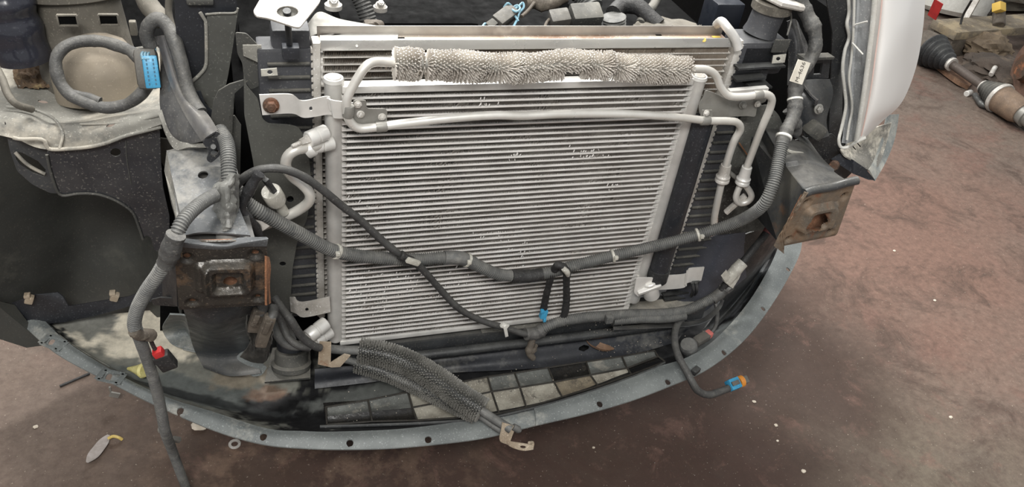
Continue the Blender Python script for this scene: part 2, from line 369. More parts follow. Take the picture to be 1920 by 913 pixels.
# ---------------- condenser ----------------
cz0, cz1, NT = .361, .925, 48; pitch = (cz1-cz0)/NT
cond = T('condenser', 'large bare aluminium condenser core with bent fins, in front of the radiator', 'condenser', (.32, .01, cz0))
def fin_mesh(W, h, d, per, amp, seed, y0=0.):
    rnd = random.Random(seed); V, Fc = [], []; n = int(W/per*2); ph = rnd.random()*9
    crush = [(rnd.random()*W, .006+rnd.random()*.03, rnd.random()*1.4) for _ in range(4)]
    for i in range(n+1):
        x = i*per/2; top = i % 2
        lean = amp*noise.noise(Vector((x*30, seed*3.3, 0)))+.0006*rnd.uniform(-1, 1)
        dy = 0
        for c, wd, a in crush:
            k = math.exp(-((x-c)/wd)**2)*a; lean += per*k*rnd.uniform(-1.2, 1.2); dy += .0015*k*rnd.uniform(-1, 1)
        z = h if top else 0
        xx = min(max(x+(lean if top else 0), 0), W)
        V += [(xx, y0-dy, z), (xx+.0008, y0+d, z)]
    for i in range(n): Fc.append((2*i, 2*i+2, 2*i+3, 2*i+1))
    return V, Fc
th = .0036; hfin = pitch-th
fins = []
for k in range(8):
    me = bpy.data.meshes.new('fin_strip'); me.from_pydata(*[fin_mesh(.626, hfin, .014, .0029, .0012, k+1)[i] if i != 1 else [] for i in (0, 1, 1)]) if False else None
    g = fin_mesh(.626, hfin, .012, .0026, .0012, k+1, .0005); me.from_pydata(g[0], [], g[1]); me.materials.append(FIN); fins.append(me)
tme = bpy.data.meshes.new('tube'); g = box((0, 0, 0), (.648, .018, th), bev=.0012); tme.from_pydata([tuple(v) for v in g[0]], [], g[1]); tme.materials.append(TUBEM)
for v in tme.polygons: v.use_smooth = True
tme.set_sharp_from_angle(angle=.8)
base = WL[cond.name]
def bend(i):  # the lowest tubes on the left sag
    return 0
for i in range(1, NT):
    z = cz0+i*pitch; o = bpy.data.objects.new('tube', tme); COL.objects.link(o); o.parent = cond; o.location = Vector((.32+random.uniform(-.001, .001), .009+random.uniform(-.0006, .0006), z))-base
    o.rotation_euler = (0, random.uniform(-.0008, .0008), 0)
for i in range(NT):
    z = cz0+i*pitch+th/2; o = bpy.data.objects.new('fin_strip', random.choice(fins)); COL.objects.link(o); o.parent = cond; o.location = Vector((.007, random.uniform(-.0005, .001), z))-base
O('side_rail', box((.32, .008, cz1+.005), (.64, .022, .013), bev=.002), ALU, cond, label='flat top rail of the core')
O('side_rail', box((.32, .008, cz0-.003), (.648, .022, .011), bev=.002), ALU, cond, label='flat bottom rail of the core')
lt = O('header_tank', lathe((-.012, .008, .362), (-.012, .008, .948), [(0, .012), (.01, .015), (.985, .015), (.99, .0168), (1, .0155)], 24), ALU, cond, label='left round header tank')
O('tank_cap', lathe((-.012, .008, .948), (-.012, .008, .9495), [(0, .0125), (1, .0118)], 24), ALUD, lt)
rt = O('header_tank', lathe((.655, .008, .375), (.655, .008, .938), [(0, .012), (.01, .015), (.985, .015), (.99, .0168), (1, .0155)], 24), ALU, cond, label='right round header tank')
O('tank_cap', lathe((.655, .008, .938), (.655, .008, .9395), [(0, .0125), (1, .0118)], 24), ALUD, rt)
# sawtooth ends of the fins against the header tanks
V = []
g = [];
for i in range(NT):
    z = cz0+i*pitch+pitch/2
    for x, s in ((.0015, 1), (.641, -1)):
        g.append(([(x-s*.004, -.001, z-hfin/2), (x-s*.004, -.001, z+hfin/2), (x+s*.007, -.0015, z-hfin/2), (x-s*.004, .016, z-hfin/2), (x-s*.004, .016, z+hfin/2), (x+s*.007, .016, z-hfin/2)], [(0, 1, 2), (3, 5, 4), (0, 2, 5, 3), (1, 4, 5, 2), (0, 3, 4, 1)]))
O('end_gusset', join(*g), ALU, cond, kind='stuff', smooth=0)
rg = random.Random(11); g = []
for cx, cy, n, sx, sy in ((912, 190, 10, 8, 8), (965, 292, 10, 6, 5), (1100, 292, 22, 16, 6), (1150, 350, 6, 6, 5), (700, 560, 70, 45, 14), (790, 520, 40, 60, 12), (930, 440, 14, 30, 20), (985, 470, 12, 8, 18), (660, 375, 10, 14, 10)):
    for _ in range(n):
        p = P(rg.gauss(cx, sx), rg.gauss(cy, sy), y=-.0012); k = round((p.z-cz0-pitch/2)/pitch); p.z = cz0+k*pitch+pitch/2+rg.uniform(-.002, .002)
        if not (.01 < p.x < .63 and cz0 < p.z < cz1): continue
        a = rg.uniform(-.5, .5); d = Vector((math.sin(a), 0, math.cos(a)))*rg.uniform(.002, .0035); s = Vector((.0006, -.0006, 0))
        g.append(([p-d-s, p-d+s, p+d+s, p+d-s, p+Vector((0, .003, 0))], [(0, 1, 2, 3), (0, 3, 4), (1, 4, 2), (0, 4, 1), (3, 2, 4)]))
O('bent_fins', join(*g), TUBEM, cond, kind='stuff', smooth=0, label='scuffed bright bent fins')
# upper left mounting bracket
br = O('mounting_bracket', grid([LY([(486, 178, -.022), (545, 177, -.022), (568, 189, -.012), (612, 181, -.012), (622, 188, -.022), (680, 195, -.024)]), LY([(492, 216, -.022), (547, 213, -.022), (572, 221, -.012), (618, 215, -.012), (630, 222, -.022), (682, 222, -.024)])], 60, 12, .0025, holes=[(.46, .5, .014, .13)]), ALU, cond, label='upper left bracket with a rusty bolt')
O('bolt', bolt(P(508, 197, y=-.024), (0, -1, .1), .0125, .012), RUST, br, label='rusty hex bolt')
# lower left bracket
br = O('mounting_bracket', grid([LY([(543, 557, .0), (552, 558, -.012), (566, 567, -.012), (610, 559, -.012), (618, 557, -.012)]), LY([(545, 584, .0), (555, 588, -.012), (570, 595, -.012), (612, 587, -.012), (620, 585, -.012)])], 40, 6, .0025, holes=[(.55, .5, .02, .13)]), ALUD, cond, label='lower left bracket with a small hole')
# right upper bracket plate
rb = O('mounting_bracket', plate([(1322, 168), (1335, 172), (1372, 190), (1400, 184), (1440, 172), (1436, 190), (1420, 196), (1416, 219), (1400, 217), (1322, 221), (1311, 214), (1309, 195), (1318, 182)], YP(-.004), .003, [(1383, 219.5, .1, .1)], rnd=.006), GALV, cond, label='upper right galvanised bracket plate')
O('bolt', bolt(P(1392, 196, y=-.006), (0, -1, .2), .0085, .008), GALV, rb)
O('flange', boxp(P(1366, 171, y=.0), P(1438, 165, y=.0), .012, .006), ALU, rb)
# lower right bracket
O('mounting_bracket', grid([LY([(1195, 518, -.004), (1240, 517, -.006), (1285, 514, -.006), (1292, 504, -.012), (1321, 501, -.014)]), LY([(1196, 545, -.004), (1228, 544, -.006), (1280, 540, -.006), (1288, 531, -.012), (1315, 526, -.014)])], 30, 6, .0025, holes=[(.5, .5, .02, .13)]), ALU, cond, label='lower right bracket reaching past the drier')
bk = O('drier_bracket', join(boxp(P(1190, 536, y=-.004), P(1234, 520, y=-.01), .05, .012, (0, -.3, 1), .004), cyl(P(1222, 555, y=-.012), P(1216, 525, y=-.012), .018)), ALU, cond, label='cast aluminium foot under the drier')
O('bracket_plate', plate([(1193, 520), (1236, 520), (1228, 548), (1216, 556), (1206, 548), (1196, 556), (1188, 548)], YP(-.02), .003, rnd=.005), ALU, cond)
# fittings on the left tank
def fitting(p0, p1, r, parent, nip):
    p0, p1 = Vector(p0), Vector(p1); d = (p1-p0).normalized()
    f = O('fitting_block', lathe(p0, p1, [(0, r*.9), (.04, r), (.42, r), (.45, r*.88), (.5, r*.88), (.53, r*.98), (.96, r*.98), (1, r*.85)], 24), ALU, parent)
    O('nipple', join(lathe(p0-d*.014, p0, [(0, r*.45), (.5, r*.5), (1, r*.62)], 6), lathe(p0-d*nip, p0-d*.012, [(0, r*.22), (.2, r*.3), (1, r*.3)], 12)), ALUD, f)
    return f
fitting(P(577, 262, y=-.03), P(612, 247, y=-.012), .0135, cond, .03)
fitting(P(584, 277, y=-.022), P(625, 268, y=-.008), .0115, cond, .002)
fitting(P(577, 632, y=-.045), P(612, 605, y=-.02), .0145, cond, .03)
fitting(P(590, 640, y=-.035), P(620, 622, y=-.012), .0125, cond, .002)
# ---------------- receiver drier ----------------
dr = T('receiver_drier', 'black cylinder standing along the right edge of the condenser', 'receiver drier', P(1232, 515, y=.0))
O('body', lathe(P(1232, 516, y=-.006), P(1318, 222, y=-.006), [(0, .0205), (.012, .0235), (.05, .0235), (.051, .0225), (1, .0225)], 32), BLKS, dr)
O('end_cap', lathe(P(1229, 526, y=-.006), P(1236, 502, y=-.006), [(0, .021), (.15, .0248), (1, .0248)], 32), BLK, dr)
# ---------------- air conditioning line on the left ----------------
al = T('refrigerant_pipe', 'short bent bare aluminium pipe curling left of the condenser, sensor attached', 'pipe', P(560, 400, y=-.01))
O('pipe', tube(LY([(604, 271, -.016), (580, 277, -.03), (556, 281, -.04), (540, 293, -.042), (536, 312, -.042), (547, 330, -.042), (566, 345, -.045), (580, 362, -.048), (579, 378, -.048), (564, 391, -.045), (540, 404, -.042), (500, 420, -.038), (480, 428, -.03)]), .0088, seg=16), ALUP, al)
O('pipe_collar', lathe(P(574, 284, y=-.03), P(588, 276, y=-.03), [(0, .0125), (.1, .0135), (.9, .0135), (1, .0125)], 20), ALU, al)
se = O('pressure_sensor', lathe(P(532, 398, y=-.045), P(507, 358, y=-.065), [(0, .009), (.5, .0095), (.52, .015), (.62, .0165), (.95, .0165), (1, .015)], 20), CREAM, al, label='cream pressure sensor')
O('sensor_plug', boxp(P(514, 360, y=-.066), P(497, 336, y=-.075), .011, .009, bev=.002), BLK, se)
for a in (491, 497): O('wire', tube(LY([(a+4, 340, -.074), (a-2, 330, -.07), (a-6, 326, -.062)]), .0016, .003, 6), HOSE, se)

# ---------------- radiator ----------------
ry = .05; rz0, rz1, NR = .40, .974, 45; rp = (rz1-rz0)/NR
rad = T('radiator', 'tall aluminium radiator with black plastic side tanks, behind the condenser', 'radiator', (.35, ry, rz0))
base = WL[rad.name]
rfin = []
for k in range(5):
    me = bpy.data.meshes.new('fin_strip'); g = fin_mesh(.755, rp-.0022, .022, .0029, .001, k+20, .0005); me.from_pydata(g[0], [], g[1]); me.materials.append(FINR); rfin.append(me)
tm2 = bpy.data.meshes.new('tube'); g = box((0, 0, 0), (.765, .026, .0024), bev=.0008); tm2.from_pydata([tuple(v) for v in g[0]], [], g[1]); tm2.materials.append(ALUD)
for i in range(NR+1):
    z = rz0+i*rp
    if i:
        o = bpy.data.objects.new('tube', tm2); COL.objects.link(o); o.parent = rad; o.location = Vector((.355, ry+.013, z))-base
    if i < NR:
        o = bpy.data.objects.new('fin_strip', random.choice(rfin)); COL.objects.link(o); o.parent = rad; o.location = Vector((-.022, ry, z+.0012))-base
# top channel
O('front_lip', box((.355, ry-.004, .985), (.765, .0025, .018), bev=.001), mat('lip_metal', (202, 202, 199), (182, 182, 179), rough=.28, metal=.5, scale=4, bump=.04), rad, label='grey shiny front lip of the top channel')
O('channel_floor', box((.355, ry+.022, .9775), (.765, .052, .0025)), mat('stained_channel', (214, 206, 194), (172, 150, 130), (140, 116, 98), rough=.5, metal=.3, scale=5, bump=.1, c2t=.45, c3t=.6), rad, label='brown stained floor of the top channel')
O('back_wall', box((.355, ry+.047, .986), (.765, .0025, .019), bev=.001), mat('grimy_channel_metal', (176, 172, 164), (124, 118, 112), (206, 202, 194), rough=.4, metal=.4, scale=4, bump=.08, c2t=.46, c3t=.6), rad, label='grimy back wall of the top channel')
O('end_cover', sheet([P(600, 79, z=.9815), P(655, 80, z=.9815), P(662, 76, z=.9815), P(745, 75, z=.9815), P(748, 58, z=.9815), P(660, 60, z=.9815), P(640, 66, z=.9815), P(600, 66, z=.9815)], .002), ALU, rad, label='bright left end of the top channel')
for a in ((752, 71), (1235, 66)):
    O('slot', box(P(a[0], a[1], z=.979), (.012, .004, .0008)), DEEP, rad)
O('rivet', lathe(P(669, 86, y=ry-.0053), P(669, 86, y=ry-.0065), [(0, .003), (1, .002)], 12), ALU, rad)
O('paint_mark', lathe(P(1320, 75, y=ry-.0053), P(1320, 75, y=ry-.0058), [(0, .004), (1, .0035)], 14), mat('yellow_paint', (225, 196, 96), rough=.6, bump=0), rad, label='yellow paint dot')
O('paint_mark', box(P(1343, 69, z=.979), (.017, .007, .0008)), MATS['yellow_paint'], rad, label='yellow paint dash')
def header(x, wd, label, s):
    g = [box((x, ry+.008, .69), (wd, .03, .60), bev=.004)]
    for k in range(46):
        g.append(box((x+s*wd*.55, ry+.0, .40+k*.0128), (.0045, .012, .0085), bev=.0025))
    return O('header_plate', join(*g), ALUD, rad, label=label)
header(-.034, .013, 'left crimped header plate', -1)
h = header(.748, .014, 'right crimped header plate', 1)
O('header_loop', tube([P(1384, 92, y=.035), P(1378, 72, y=.04), P(1362, 50, y=.05), P(1352, 40, y=.07), P(1344, 46, y=.1)], .0085, .004, 12), ALU, rad, label='raised right end of the header')
# left plastic tank
tk = O('side_tank', join(box((-.083, ry+.02, .69), (.085, .05, .58), bev=.006), box((-.072, ry+.02, .985), (.06, .045, .05), bev=.008)), TANK, rad, label='left black ribbed side tank')
for k in range(24):
    z = .955-k*.0235
    O('rib', box((-.078, ry-.007, z), (.066, .007, .0045), bev=.0015), BLKD, tk)
rt_ = O('side_tank', join(box((.795, ry+.02, .69), (.082, .05, .58), bev=.006), box((.81, ry+.03, .95), (.11, .07, .07), bev=.012)), TANK, rad, label='right black ribbed side tank')
for k in range(19):
    z = .86-k*.0235
    O('rib', box((.797, ry-.007, z), (.078, .007, .0045), bev=.0015), BLKD, rt_)
# ---------------- spiny fin sleeves ----------------
def spiny(pts, core, R, step, n, seed, flat=1., lenf=None, thick=.0007, leanf=None):
    rnd = random.Random(seed); p, S = spline(pts, step); V, Fc = [], []; u = Vector((0, 0, 1)); N_ = len(p)
    for i in range(N_):
        d = (p[min(i+1, N_-1)]-p[max(i-1, 0)]).normalized(); s = d.cross(u).normalized(); u = s.cross(d)
        for k in range(n):
            a = 2*math.pi*(k+(i % 2)*.5+rnd.uniform(-.2, .2))/n; r = s*math.cos(a)+u*math.sin(a)*flat
            f = S[i]/S[-1]; ln = (R-core)*rnd.uniform(.93, 1.02)*(lenf(f, a) if lenf else 1)
            if ln <= .001: continue
            lean = leanf(f, a) if leanf else 0
            b = p[i]+r*core; t = b+r*ln+d*(lean*ln+rnd.uniform(-.0012, .0012))+Vector((0, 0, rnd.uniform(-.0008, .0004)))
            q = r.cross(d).normalized(); j = len(V)
            V += [b+q*thick, b-q*thick*.5+d*thick, b-q*thick*.5-d*thick, t+q*thick, t-q*thick*.5+d*thick, t-q*thick*.5-d*thick]
            Fc += [(j, j+1, j+4, j+3), (j+1, j+2, j+5, j+4), (j+2, j, j+3, j+5), (j+3, j+4, j+5)]
    return V, Fc
# ---------------- upper cooler pipe ----------------
cp = T('cooler_pipe', 'bare aluminium cooler pipe looping across the condenser with a silver bristle-finned upper run', 'pipe', P(970, 225, y=-.035))
yq = -.036
lo = LY([(1340, 432, -.02), (1340, 405, -.02), (1356, 330, -.03), (1374, 270, -.035), (1388, 243, yq), (1382, 230, yq), (1366, 227, yq), (1325, 226, yq), (1260, 219, yq), (1180, 214, yq), (1120, 213, yq), (1040, 214, yq), (980, 217, yq), (925, 216, yq), (840, 222, yq), (760, 231, yq), (700, 239, yq), (672, 240, yq), (657, 229, yq), (650, 210, yq), (651, 185, -.034), (664, 158, -.03), (683, 128, -.025), (700, 117, -.02), (738, 117, -.015), (900, 124, -.015), (1100, 127, -.015), (1290, 129, -.015), (1325, 131, -.015), (1342, 142, -.018), (1352, 165, -.025), (1368, 180, -.032), (1400, 181, -.036), (1430, 176, -.036), (1446, 183, -.036), (1444, 203, -.036), (1424, 250, -.036), (1397, 322, -.036)])
O('pipe', tube(lo, .0074, .005, 16), ALUP, cp)
def gap(f, a):  # a: angle round the pipe; sin<0 is the underside
    if math.sin(a) < -.15 and (.535 < f < .615 or .700 < f < .728): return 0
    k = 1+.06*math.sin(f*37)
    if .72 < f < .78: k *= .93
    return k
def lean(f, a):
    v = 0
    for c, wd in ((.335, .03), (.665, .02), (.745, .022), (.09, .01)):
        x = (f-c)/wd
        if abs(x) < 2: v += x*.55*math.exp(-x*x*.5)
    return v+(.25*math.sin(f*60) if math.sin(a) < 0 else 0)
sl = LY([(740, 119, -.015), (820, 122, -.015), (900, 126, -.015), (990, 128, -.015), (1040, 122, -.015), (1120, 122, -.015), (1200, 129, -.015), (1290, 131, -.015)])
O('fin_sleeve', spiny(sl, .0075, .0265, .0046, 26, 3, lenf=gap, leanf=lean, thick=.00125), PIN, cp, kind='stuff', smooth=0, label='bristling sleeve of silver pins')
O('inner_sleeve', tube(sl, .0115, .006, 14), GALV, cp)
def pclamp(c, d, w, m=GALV): return lathe(c-d*w/2, c+d*w/2, [(0, .0086), (.1, .0092), (.9, .0092), (1, .0086)], 18)
def pc(px, py, y, dx, dy, w, lab=None):
    c = P(px, py, y=y); d = (P(px+dx, py+dy, y=y)-c).normalized(); return O('pipe_clamp', pclamp(c, d, w), GALV, cp)
pc(715, 237, yq, 10, -1, .018); pc(1322, 226, yq, 10, 0, .018); pc(653, 208, yq, -1, 10, .02); pc(1421, 178, -.036, 10, -1, .018)
lp = O('clamp_plate', plate([(662, 187), (687, 187), (687, 203), (722, 203), (726, 208), (725, 232), (700, 232), (672, 232), (662, 224)], YP(-.028), .0025, rnd=.005), GALV, cp, label='stepped galvanised plate holding both runs')
for a in ((671, 196), (676, 214), (716, 219)): O('bolt', bolt(P(a[0], a[1], y=-.0295), (0, -1, .1), .0065, .005), ALUD, lp)
lp2 = O('clamp_plate', plate([(1316, 206), (1335, 206), (1335, 222), (1312, 222)], YP(-.03), .002), GALV, cp)
O('bolt', bolt(P(1324, 212, y=-.0315), (0, -1, .1), .0065, .005), ALUD, lp2); O('bolt', bolt(P(1420, 195, y=-.01), (0, -1, .1), .0065, .005), ALUD, lp2)
def ferrule(x0, y0, x1, y1, y, m):
    a, b = P(x0, y0, y=y), P(x1, y1, y=y)
    return O('ferrule', lathe(a, b, [(0, .0085), (.03, .0105), (.5, .0115), (.62, .0125), (.66, .0145), (.74, .0145), (.78, .0128), (.84, .0148), (.94, .0148), (1, .0125)], 22), m, cp)
ferrule(1362, 308, 1353, 341, -.03, ALUD); ferrule(1401, 312, 1391, 345, -.036, ALU)
O('return_loop', tube(LY([(1394, 338, -.034), (1384, 356, -.036), (1380, 372, -.038), (1388, 381, -.04), (1402, 378, -.044), (1409, 368, -.044), (1404, 356, -.038), (1394, 344, -.034)]), .0066, .004, 14), ALUP, cp, label='folded return loop below the ferrule')
O('pipe_tail', boxp(P(1398, 366, y=-.036), P(1360, 399, y=-.03), .011, .009, bev=.002), ALUD, cp)
O('stay_rod', tube(LY([(1352, 312, .0), (1376, 330, .0), (1392, 344, -.01)]), .005, .006, 10), GALV, cp)

# ---------------- lower bristle cooler ----------------
lc = T('finned_cooler_hose', 'dark grey double bristle-finned cooler tube lying across the splash tray', 'cooler tube', P(790, 715, z=.28))
def zl(pts): return [P(a[0], a[1], z=a[2]) for a in pts]
up = zl([(676, 657, .345), (720, 664, .345), (770, 682, .34), (820, 712, .335), (865, 745, .33), (903, 768, .325)])
dn = zl([(668, 682, .31), (720, 697, .305), (780, 722, .30), (840, 752, .30), (890, 776, .30)])
O('fin_sleeve', spiny(up, .010, .0275, .0052, 24, 5, thick=.0014), PIND, lc, kind='stuff', smooth=0, label='upper sleeve of dark grey pins')
O('fin_sleeve', spiny(dn, .009, .020, .0052, 20, 6, thick=.0014), PIND, lc, kind='stuff', smooth=0, label='lower sleeve of dark grey pins')
O('inner_sleeve', tube(up, .014, .008, 12), BLK, lc); O('inner_sleeve', tube(dn, .012, .008, 12), BLK, lc)
O('pipe', tube(zl([(600, 652, .36), (640, 656, .35), (700, 662, .345), (800, 700, .338), (900, 768, .32), (930, 788, .305), (958, 805, .295)]), .0092, .006, 14), HOSE, lc)
O('pipe', tube(zl([(640, 672, .33), (700, 690, .31), (800, 735, .30), (890, 774, .295), (925, 798, .285), (945, 810, .28)]), .0075, .006, 14), HOSE, lc)
pe = O('end_bracket', grid([[P(942, 792, z=.315), P(967, 799, z=.30)], [P(940, 805, z=.3), P(965, 806, z=.295)], [P(937, 826, z=.27), P(957, 828, z=.265)], [P(952, 834, z=.255), P(962, 830, z=.262)]], 6, 18, .0022), mat('tan_bracket', (178, 165, 146), (150, 134, 114), (132, 96, 72), rough=.55, metal=.2, scale=25, bump=.15, c3t=.63), lc, label='bent tan steel strap at the near end')
O('strap_foot', grid([[P(950, 827, z=.27), P(964, 829, z=.265), P(985, 832, z=.262), P(1001, 835, z=.262)], [P(954, 836, z=.255), P(965, 841, z=.25), P(982, 845, z=.248), P(1000, 843, z=.25)]], 24, 8, .002, holes=[(.62, .5, .1, .2)]), MATS['tan_bracket'], lc)
O('strap_hook', tube([P(998, 838, z=.256), P(999, 830, z=.262), P(992, 830, z=.27)], .003, .003, 8), MATS['tan_bracket'], lc)
O('rubber_plug', lathe(P(962, 800, z=.3), P(976, 808, z=.29), [(0, .007), (.7, .0075), (1, .004)], 14), HOSE, lc)
lb = O('end_bracket', join(sheet([P(599, 641, y=-.075), P(621, 642, y=-.078), P(620, 682, y=-.078), P(596, 683, y=-.075)], .0022), sheet([P(596, 683, y=-.075), P(618, 681, y=-.078), P(645, 664, y=-.09), P(657, 667, y=-.095), P(638, 688, y=-.085), P(622, 689, y=-.08)], .0022)), MATS['tan_bracket'], lc, label='bent tan steel strap at the far end')

# ---------------- splash tray ----------------
tray = T('splash_tray', 'wide curved black plastic splash tray under the bumper, dusty grey rim with bolt holes', 'splash shield', (.3, 0, .24))
outer = [(36, 603), (108, 664), (217, 722), (293, 760), (400, 806), (490, 832), (570, 840), (655, 842), (760, 838), (900, 822), (1005, 797), (1100, 775), (1180, 752), (1255, 724), (1330, 690), (1400, 633), (1456, 558), (1497, 483), (1505, 445)]
inner = [(60, 575), (125, 640), (231, 706), (314, 745), (400, 772), (500, 803), (570, 808), (630, 809), (761, 803), (900, 784), (1001, 765), (1080, 742), (1150, 719), (1225, 690), (1292, 668), (1345, 632), (1402, 568), (1444, 498), (1468, 440)]
Zf = .262
hp = [(97, 641), (204, 706), (338, 770), (494, 819), (656, 830), (803, 823), (1124, 759), (1252, 717), (1357, 662), (1430, 580), (1477, 506)]
HW = [P(a, b, z=Zf) for a, b in hp]
def flange(i0, i1, zoff, lab, nu):
    o3 = [P(a, b, z=Zf-.006+zoff) for a, b in outer[i0:i1]]; n3 = [P(a, b, z=Zf+zoff) for a, b in inner[i0:i1]]
    md = [(a+b)/2+Vector((0, 0, .006)) for a, b in zip(o3, n3)]
    g = grid([n3, md, o3], nu, 14, 0)
    keep = []
    for f in g[1]:
        c = sum((Vector(g[0][k]) for k in f), Vector())/4
        if all((c.xy-h.xy).length > .0068 for h in HW): keep.append(f)
    kv = {k for f in keep for k in f}; dv = {k for f in g[1] if f not in set(keep) for k in f}
    for k in kv & dv:
        v = Vector(g[0][k]); h = min(HW, key=lambda q: (q.xy-v.xy).length); w_ = (v.xy-h.xy).normalized()*.0068; g[0][k] = Vector((h.x+w_.x, h.y+w_.y, v.z))
    bm = bmesh.new(); vs = [bm.verts.new(v) for v in g[0]]
    for f in keep: bm.faces.new([vs[k] for k in f])
    bmesh.ops.delete(bm, geom=[v for v in bm.verts if not v.link_faces], context='VERTS')
    gg = bmesh.ops.extrude_face_region(bm, geom=bm.faces[:]); bmesh.ops.translate(bm, vec=(0, 0, -.003), verts=[e for e in gg['geom'] if isinstance(e, bmesh.types.BMVert)])
    return O('rim', bm_geo(bm), FLANGE, tray, label=lab)
flange(0, 11, 0, 'left half of the dusty grey rim', 260)
flange(10, 19, .004, 'right half of the dusty grey rim, overlapping in the middle', 230)
for (a, b) in ((97, 641), (204, 706), (338, 770), (656, 830), (1124, 759)):
    pass
# raised pads round some holes
for a, b, ang in ((100, 642, 38), (208, 706, 27)):
    c = P(a, b, z=Zf+.003); O('rim_pad', join(*[box(c+Matrix.Rotation(math.radians(-ang), 3, 'Z') @ Vector((sx*.021, sy*.013, 0)), (.012 if sx else .042, .007 if sy else .028, .0016), Matrix.Rotation(math.radians(-ang), 3, 'Z'), .001) for sx, sy in ((1, 0), (-1, 0), (0, 1), (0, -1))]), FLANGE, tray)
# tray surface with dirt held in a colour attribute
n3 = [P(a, b, z=Zf) for a, b in inner]; rows = [[], [], [], [], []]
for p in n3:
    q = Vector((p.x*.93+.025, .27, .25)); 
    for r, (t, z) in enumerate(((0, .262), (.06, .25), (.16, .238), (.55, .24), (1, .255))):
        a = p.lerp(q, t); rows[r].append(Vector((a.x, a.y, z)))
tg = O('tray_floor', grid(rows, 260, 70, .002), mat('dirty_tray_plastic', (255, 255, 255), rough=.5, scale=16, bump=.25, attr=True), tray, label='black tray floor with beige dust and wet oil stains')
def dirt_paint(o, blobs, base):
    me = o.data; at_ = me.color_attributes.new('dirt', 'FLOAT_COLOR', 'POINT'); w0 = WL[o.name]; out = []
    bl = [(c, rx, ry_, ang, srgb(col), k) for c, rx, ry_, ang, col, k in blobs]; bs = Vector(srgb(base))
    for v in me.vertices:
        p = v.co+w0; col = bs.copy(); nz = noise.fractal(p*14, .8, 2, 5)*.38; nz2 = noise.fractal(p*55+Vector((3, 1, 5)), .8, 2, 4)*.25
        for c, rx, ry_, ang, cc, k in bl:
            d = (p-c).xy; d.rotate(Matrix.Rotation(-ang, 2)); q = math.sqrt((d.x/rx)**2+(d.y/ry_)**2)+nz+nz2
            a = min(max((1.1-q)/.25, 0), 1)*k; col = col.lerp(Vector(cc), a)
        out += [*col, 1]
    at_.data.foreach_set('color', out)
G = lambda a, b: P(a, b, z=.242)
dirt_paint(tg, [(G(310, 668), .31, .17, -.7, (118, 118, 110), 1), (G(225, 608), .19, .085, -.6, (204, 196, 178), 1), (G(150, 600), .1, .04, -.6, (96, 98, 94), .9), (G(360, 730), .22, .035, -.5, (92, 96, 94), .9), (G(545, 765), .12, .04, -.1, (16, 16, 17), 1), (G(700, 732), .14, .022, .1, (88, 90, 87), .9), (G(440, 700), .06, .035, 0, (134, 124, 108), .8), (G(500, 736), .036, .018, 0, (112, 86, 68), .7), (G(300, 730), .25, .012, -.45, (44, 46, 46), .9),
    (G(1370, 560), .09, .03, .9, (84, 86, 88), .8), (G(1330, 660), .13, .03, .6, (102, 106, 105), .8), (G(1250, 600), .05, .03, 0, (84, 78, 72), .7), (G(1400, 490), .12, .04, 1.1, (62, 66, 68), .8)], (24, 24, 25))
# pocketed panel with ribs
pt = [(608, 757), (687, 745), (762, 717), (798, 727), (845, 720), (914, 706), (965, 699), (1028, 687), (1097, 675), (1164, 667), (1227, 657)]
zp = .258
top = [(611, 763), (690, 750), (765, 735), (845, 720), (914, 706), (965, 699), (1028, 689), (1099, 678), (1166, 668), (1227, 657)]
mid = [(612, 780), (694, 771), (773, 764), (853, 749), (922, 734), (975, 726), (1039, 716), (1107, 703), (1176, 690), (1234, 668)]
bot = [(613, 796), (698, 790), (782, 788), (860, 783), (936, 775), (987, 764), (1054, 744), (1122, 724), (1184, 702), (1247, 678)]
DUSTW = mat('pale_dust_on_plastic', (152, 148, 136), (118, 113, 102), (52, 49, 45), rough=.85, scale=26, bump=.2, c3t=.62)
DUSTG = mat('grey_dust_on_plastic', (100, 102, 98), (78, 79, 76), (128, 125, 116), rough=.7, scale=26, bump=.2, c3t=.6)
WET = mat('wet_black_plastic', (28, 28, 28), (40, 38, 35), (74, 70, 63), rough=.25, scale=28, bump=.25, c3t=.62)
kinds = [('g', 'k'), ('g', 'k'), ('w', 'w'), ('w', 'w'), ('g', 'w'), ('g', 'w'), ('k', 'b'), ('g', 'w'), ('w', 'g')]
BRD = mat('brown_dust_on_plastic', (122, 112, 94), (92, 84, 72), (50, 47, 42), rough=.8, scale=24, bump=.2, c3t=.6)
RIBM = mat('rib_plastic', (52, 49, 44), (38, 36, 33), rough=.5, scale=30, bump=.1)
KM = {'w': DUSTW, 'g': DUSTG, 'k': WET, 'b': BRD}; KL = {'w': 'pocket coated with pale dust', 'g': 'pocket with grey dust', 'k': 'wet black pocket', 'b': 'pocket with brown dust'}
pn = O('pocket_panel', sheet([P(a, b, z=zp-.012) for a, b in [(606, 755)]+top[1:]+bot[::-1]], .004), WET, tray)
for i in range(9):
    for a, b, r in ((top, mid, 0), (mid, bot, 1)):
        if i == 8 and r == 1: continue
        q = [a[i], a[i+1], b[i+1], b[i]]; c3 = [P(x, y, z=zp-.002) for x, y in q]; c = sum(c3, Vector())/4
        c3 = [v.lerp(c, .01) for v in c3]; dz = Vector((0, 0, .006))
        k = kinds[i][r]
        if i == 8: k = 'g'
        O('pocket', grid([[c3[0], c3[1]], [(c3[0]+c3[3])/2-dz*.9, (c3[1]+c3[2])/2-dz*.9], [c3[3]-dz*.25, c3[2]-dz*.25]], 8, 8, .0015), KM[k], pn, label=KL[k])
for seq, lab in ((top, 'upper'), (mid[2:], 'm'), (bot, 'l')):
    p3 = [P(x, y, z=zp+.0015) for x, y in seq]
    O('rib', sweep(p3, list(range(len(p3))), lambda s: .0020, 6), RIBM, pn)
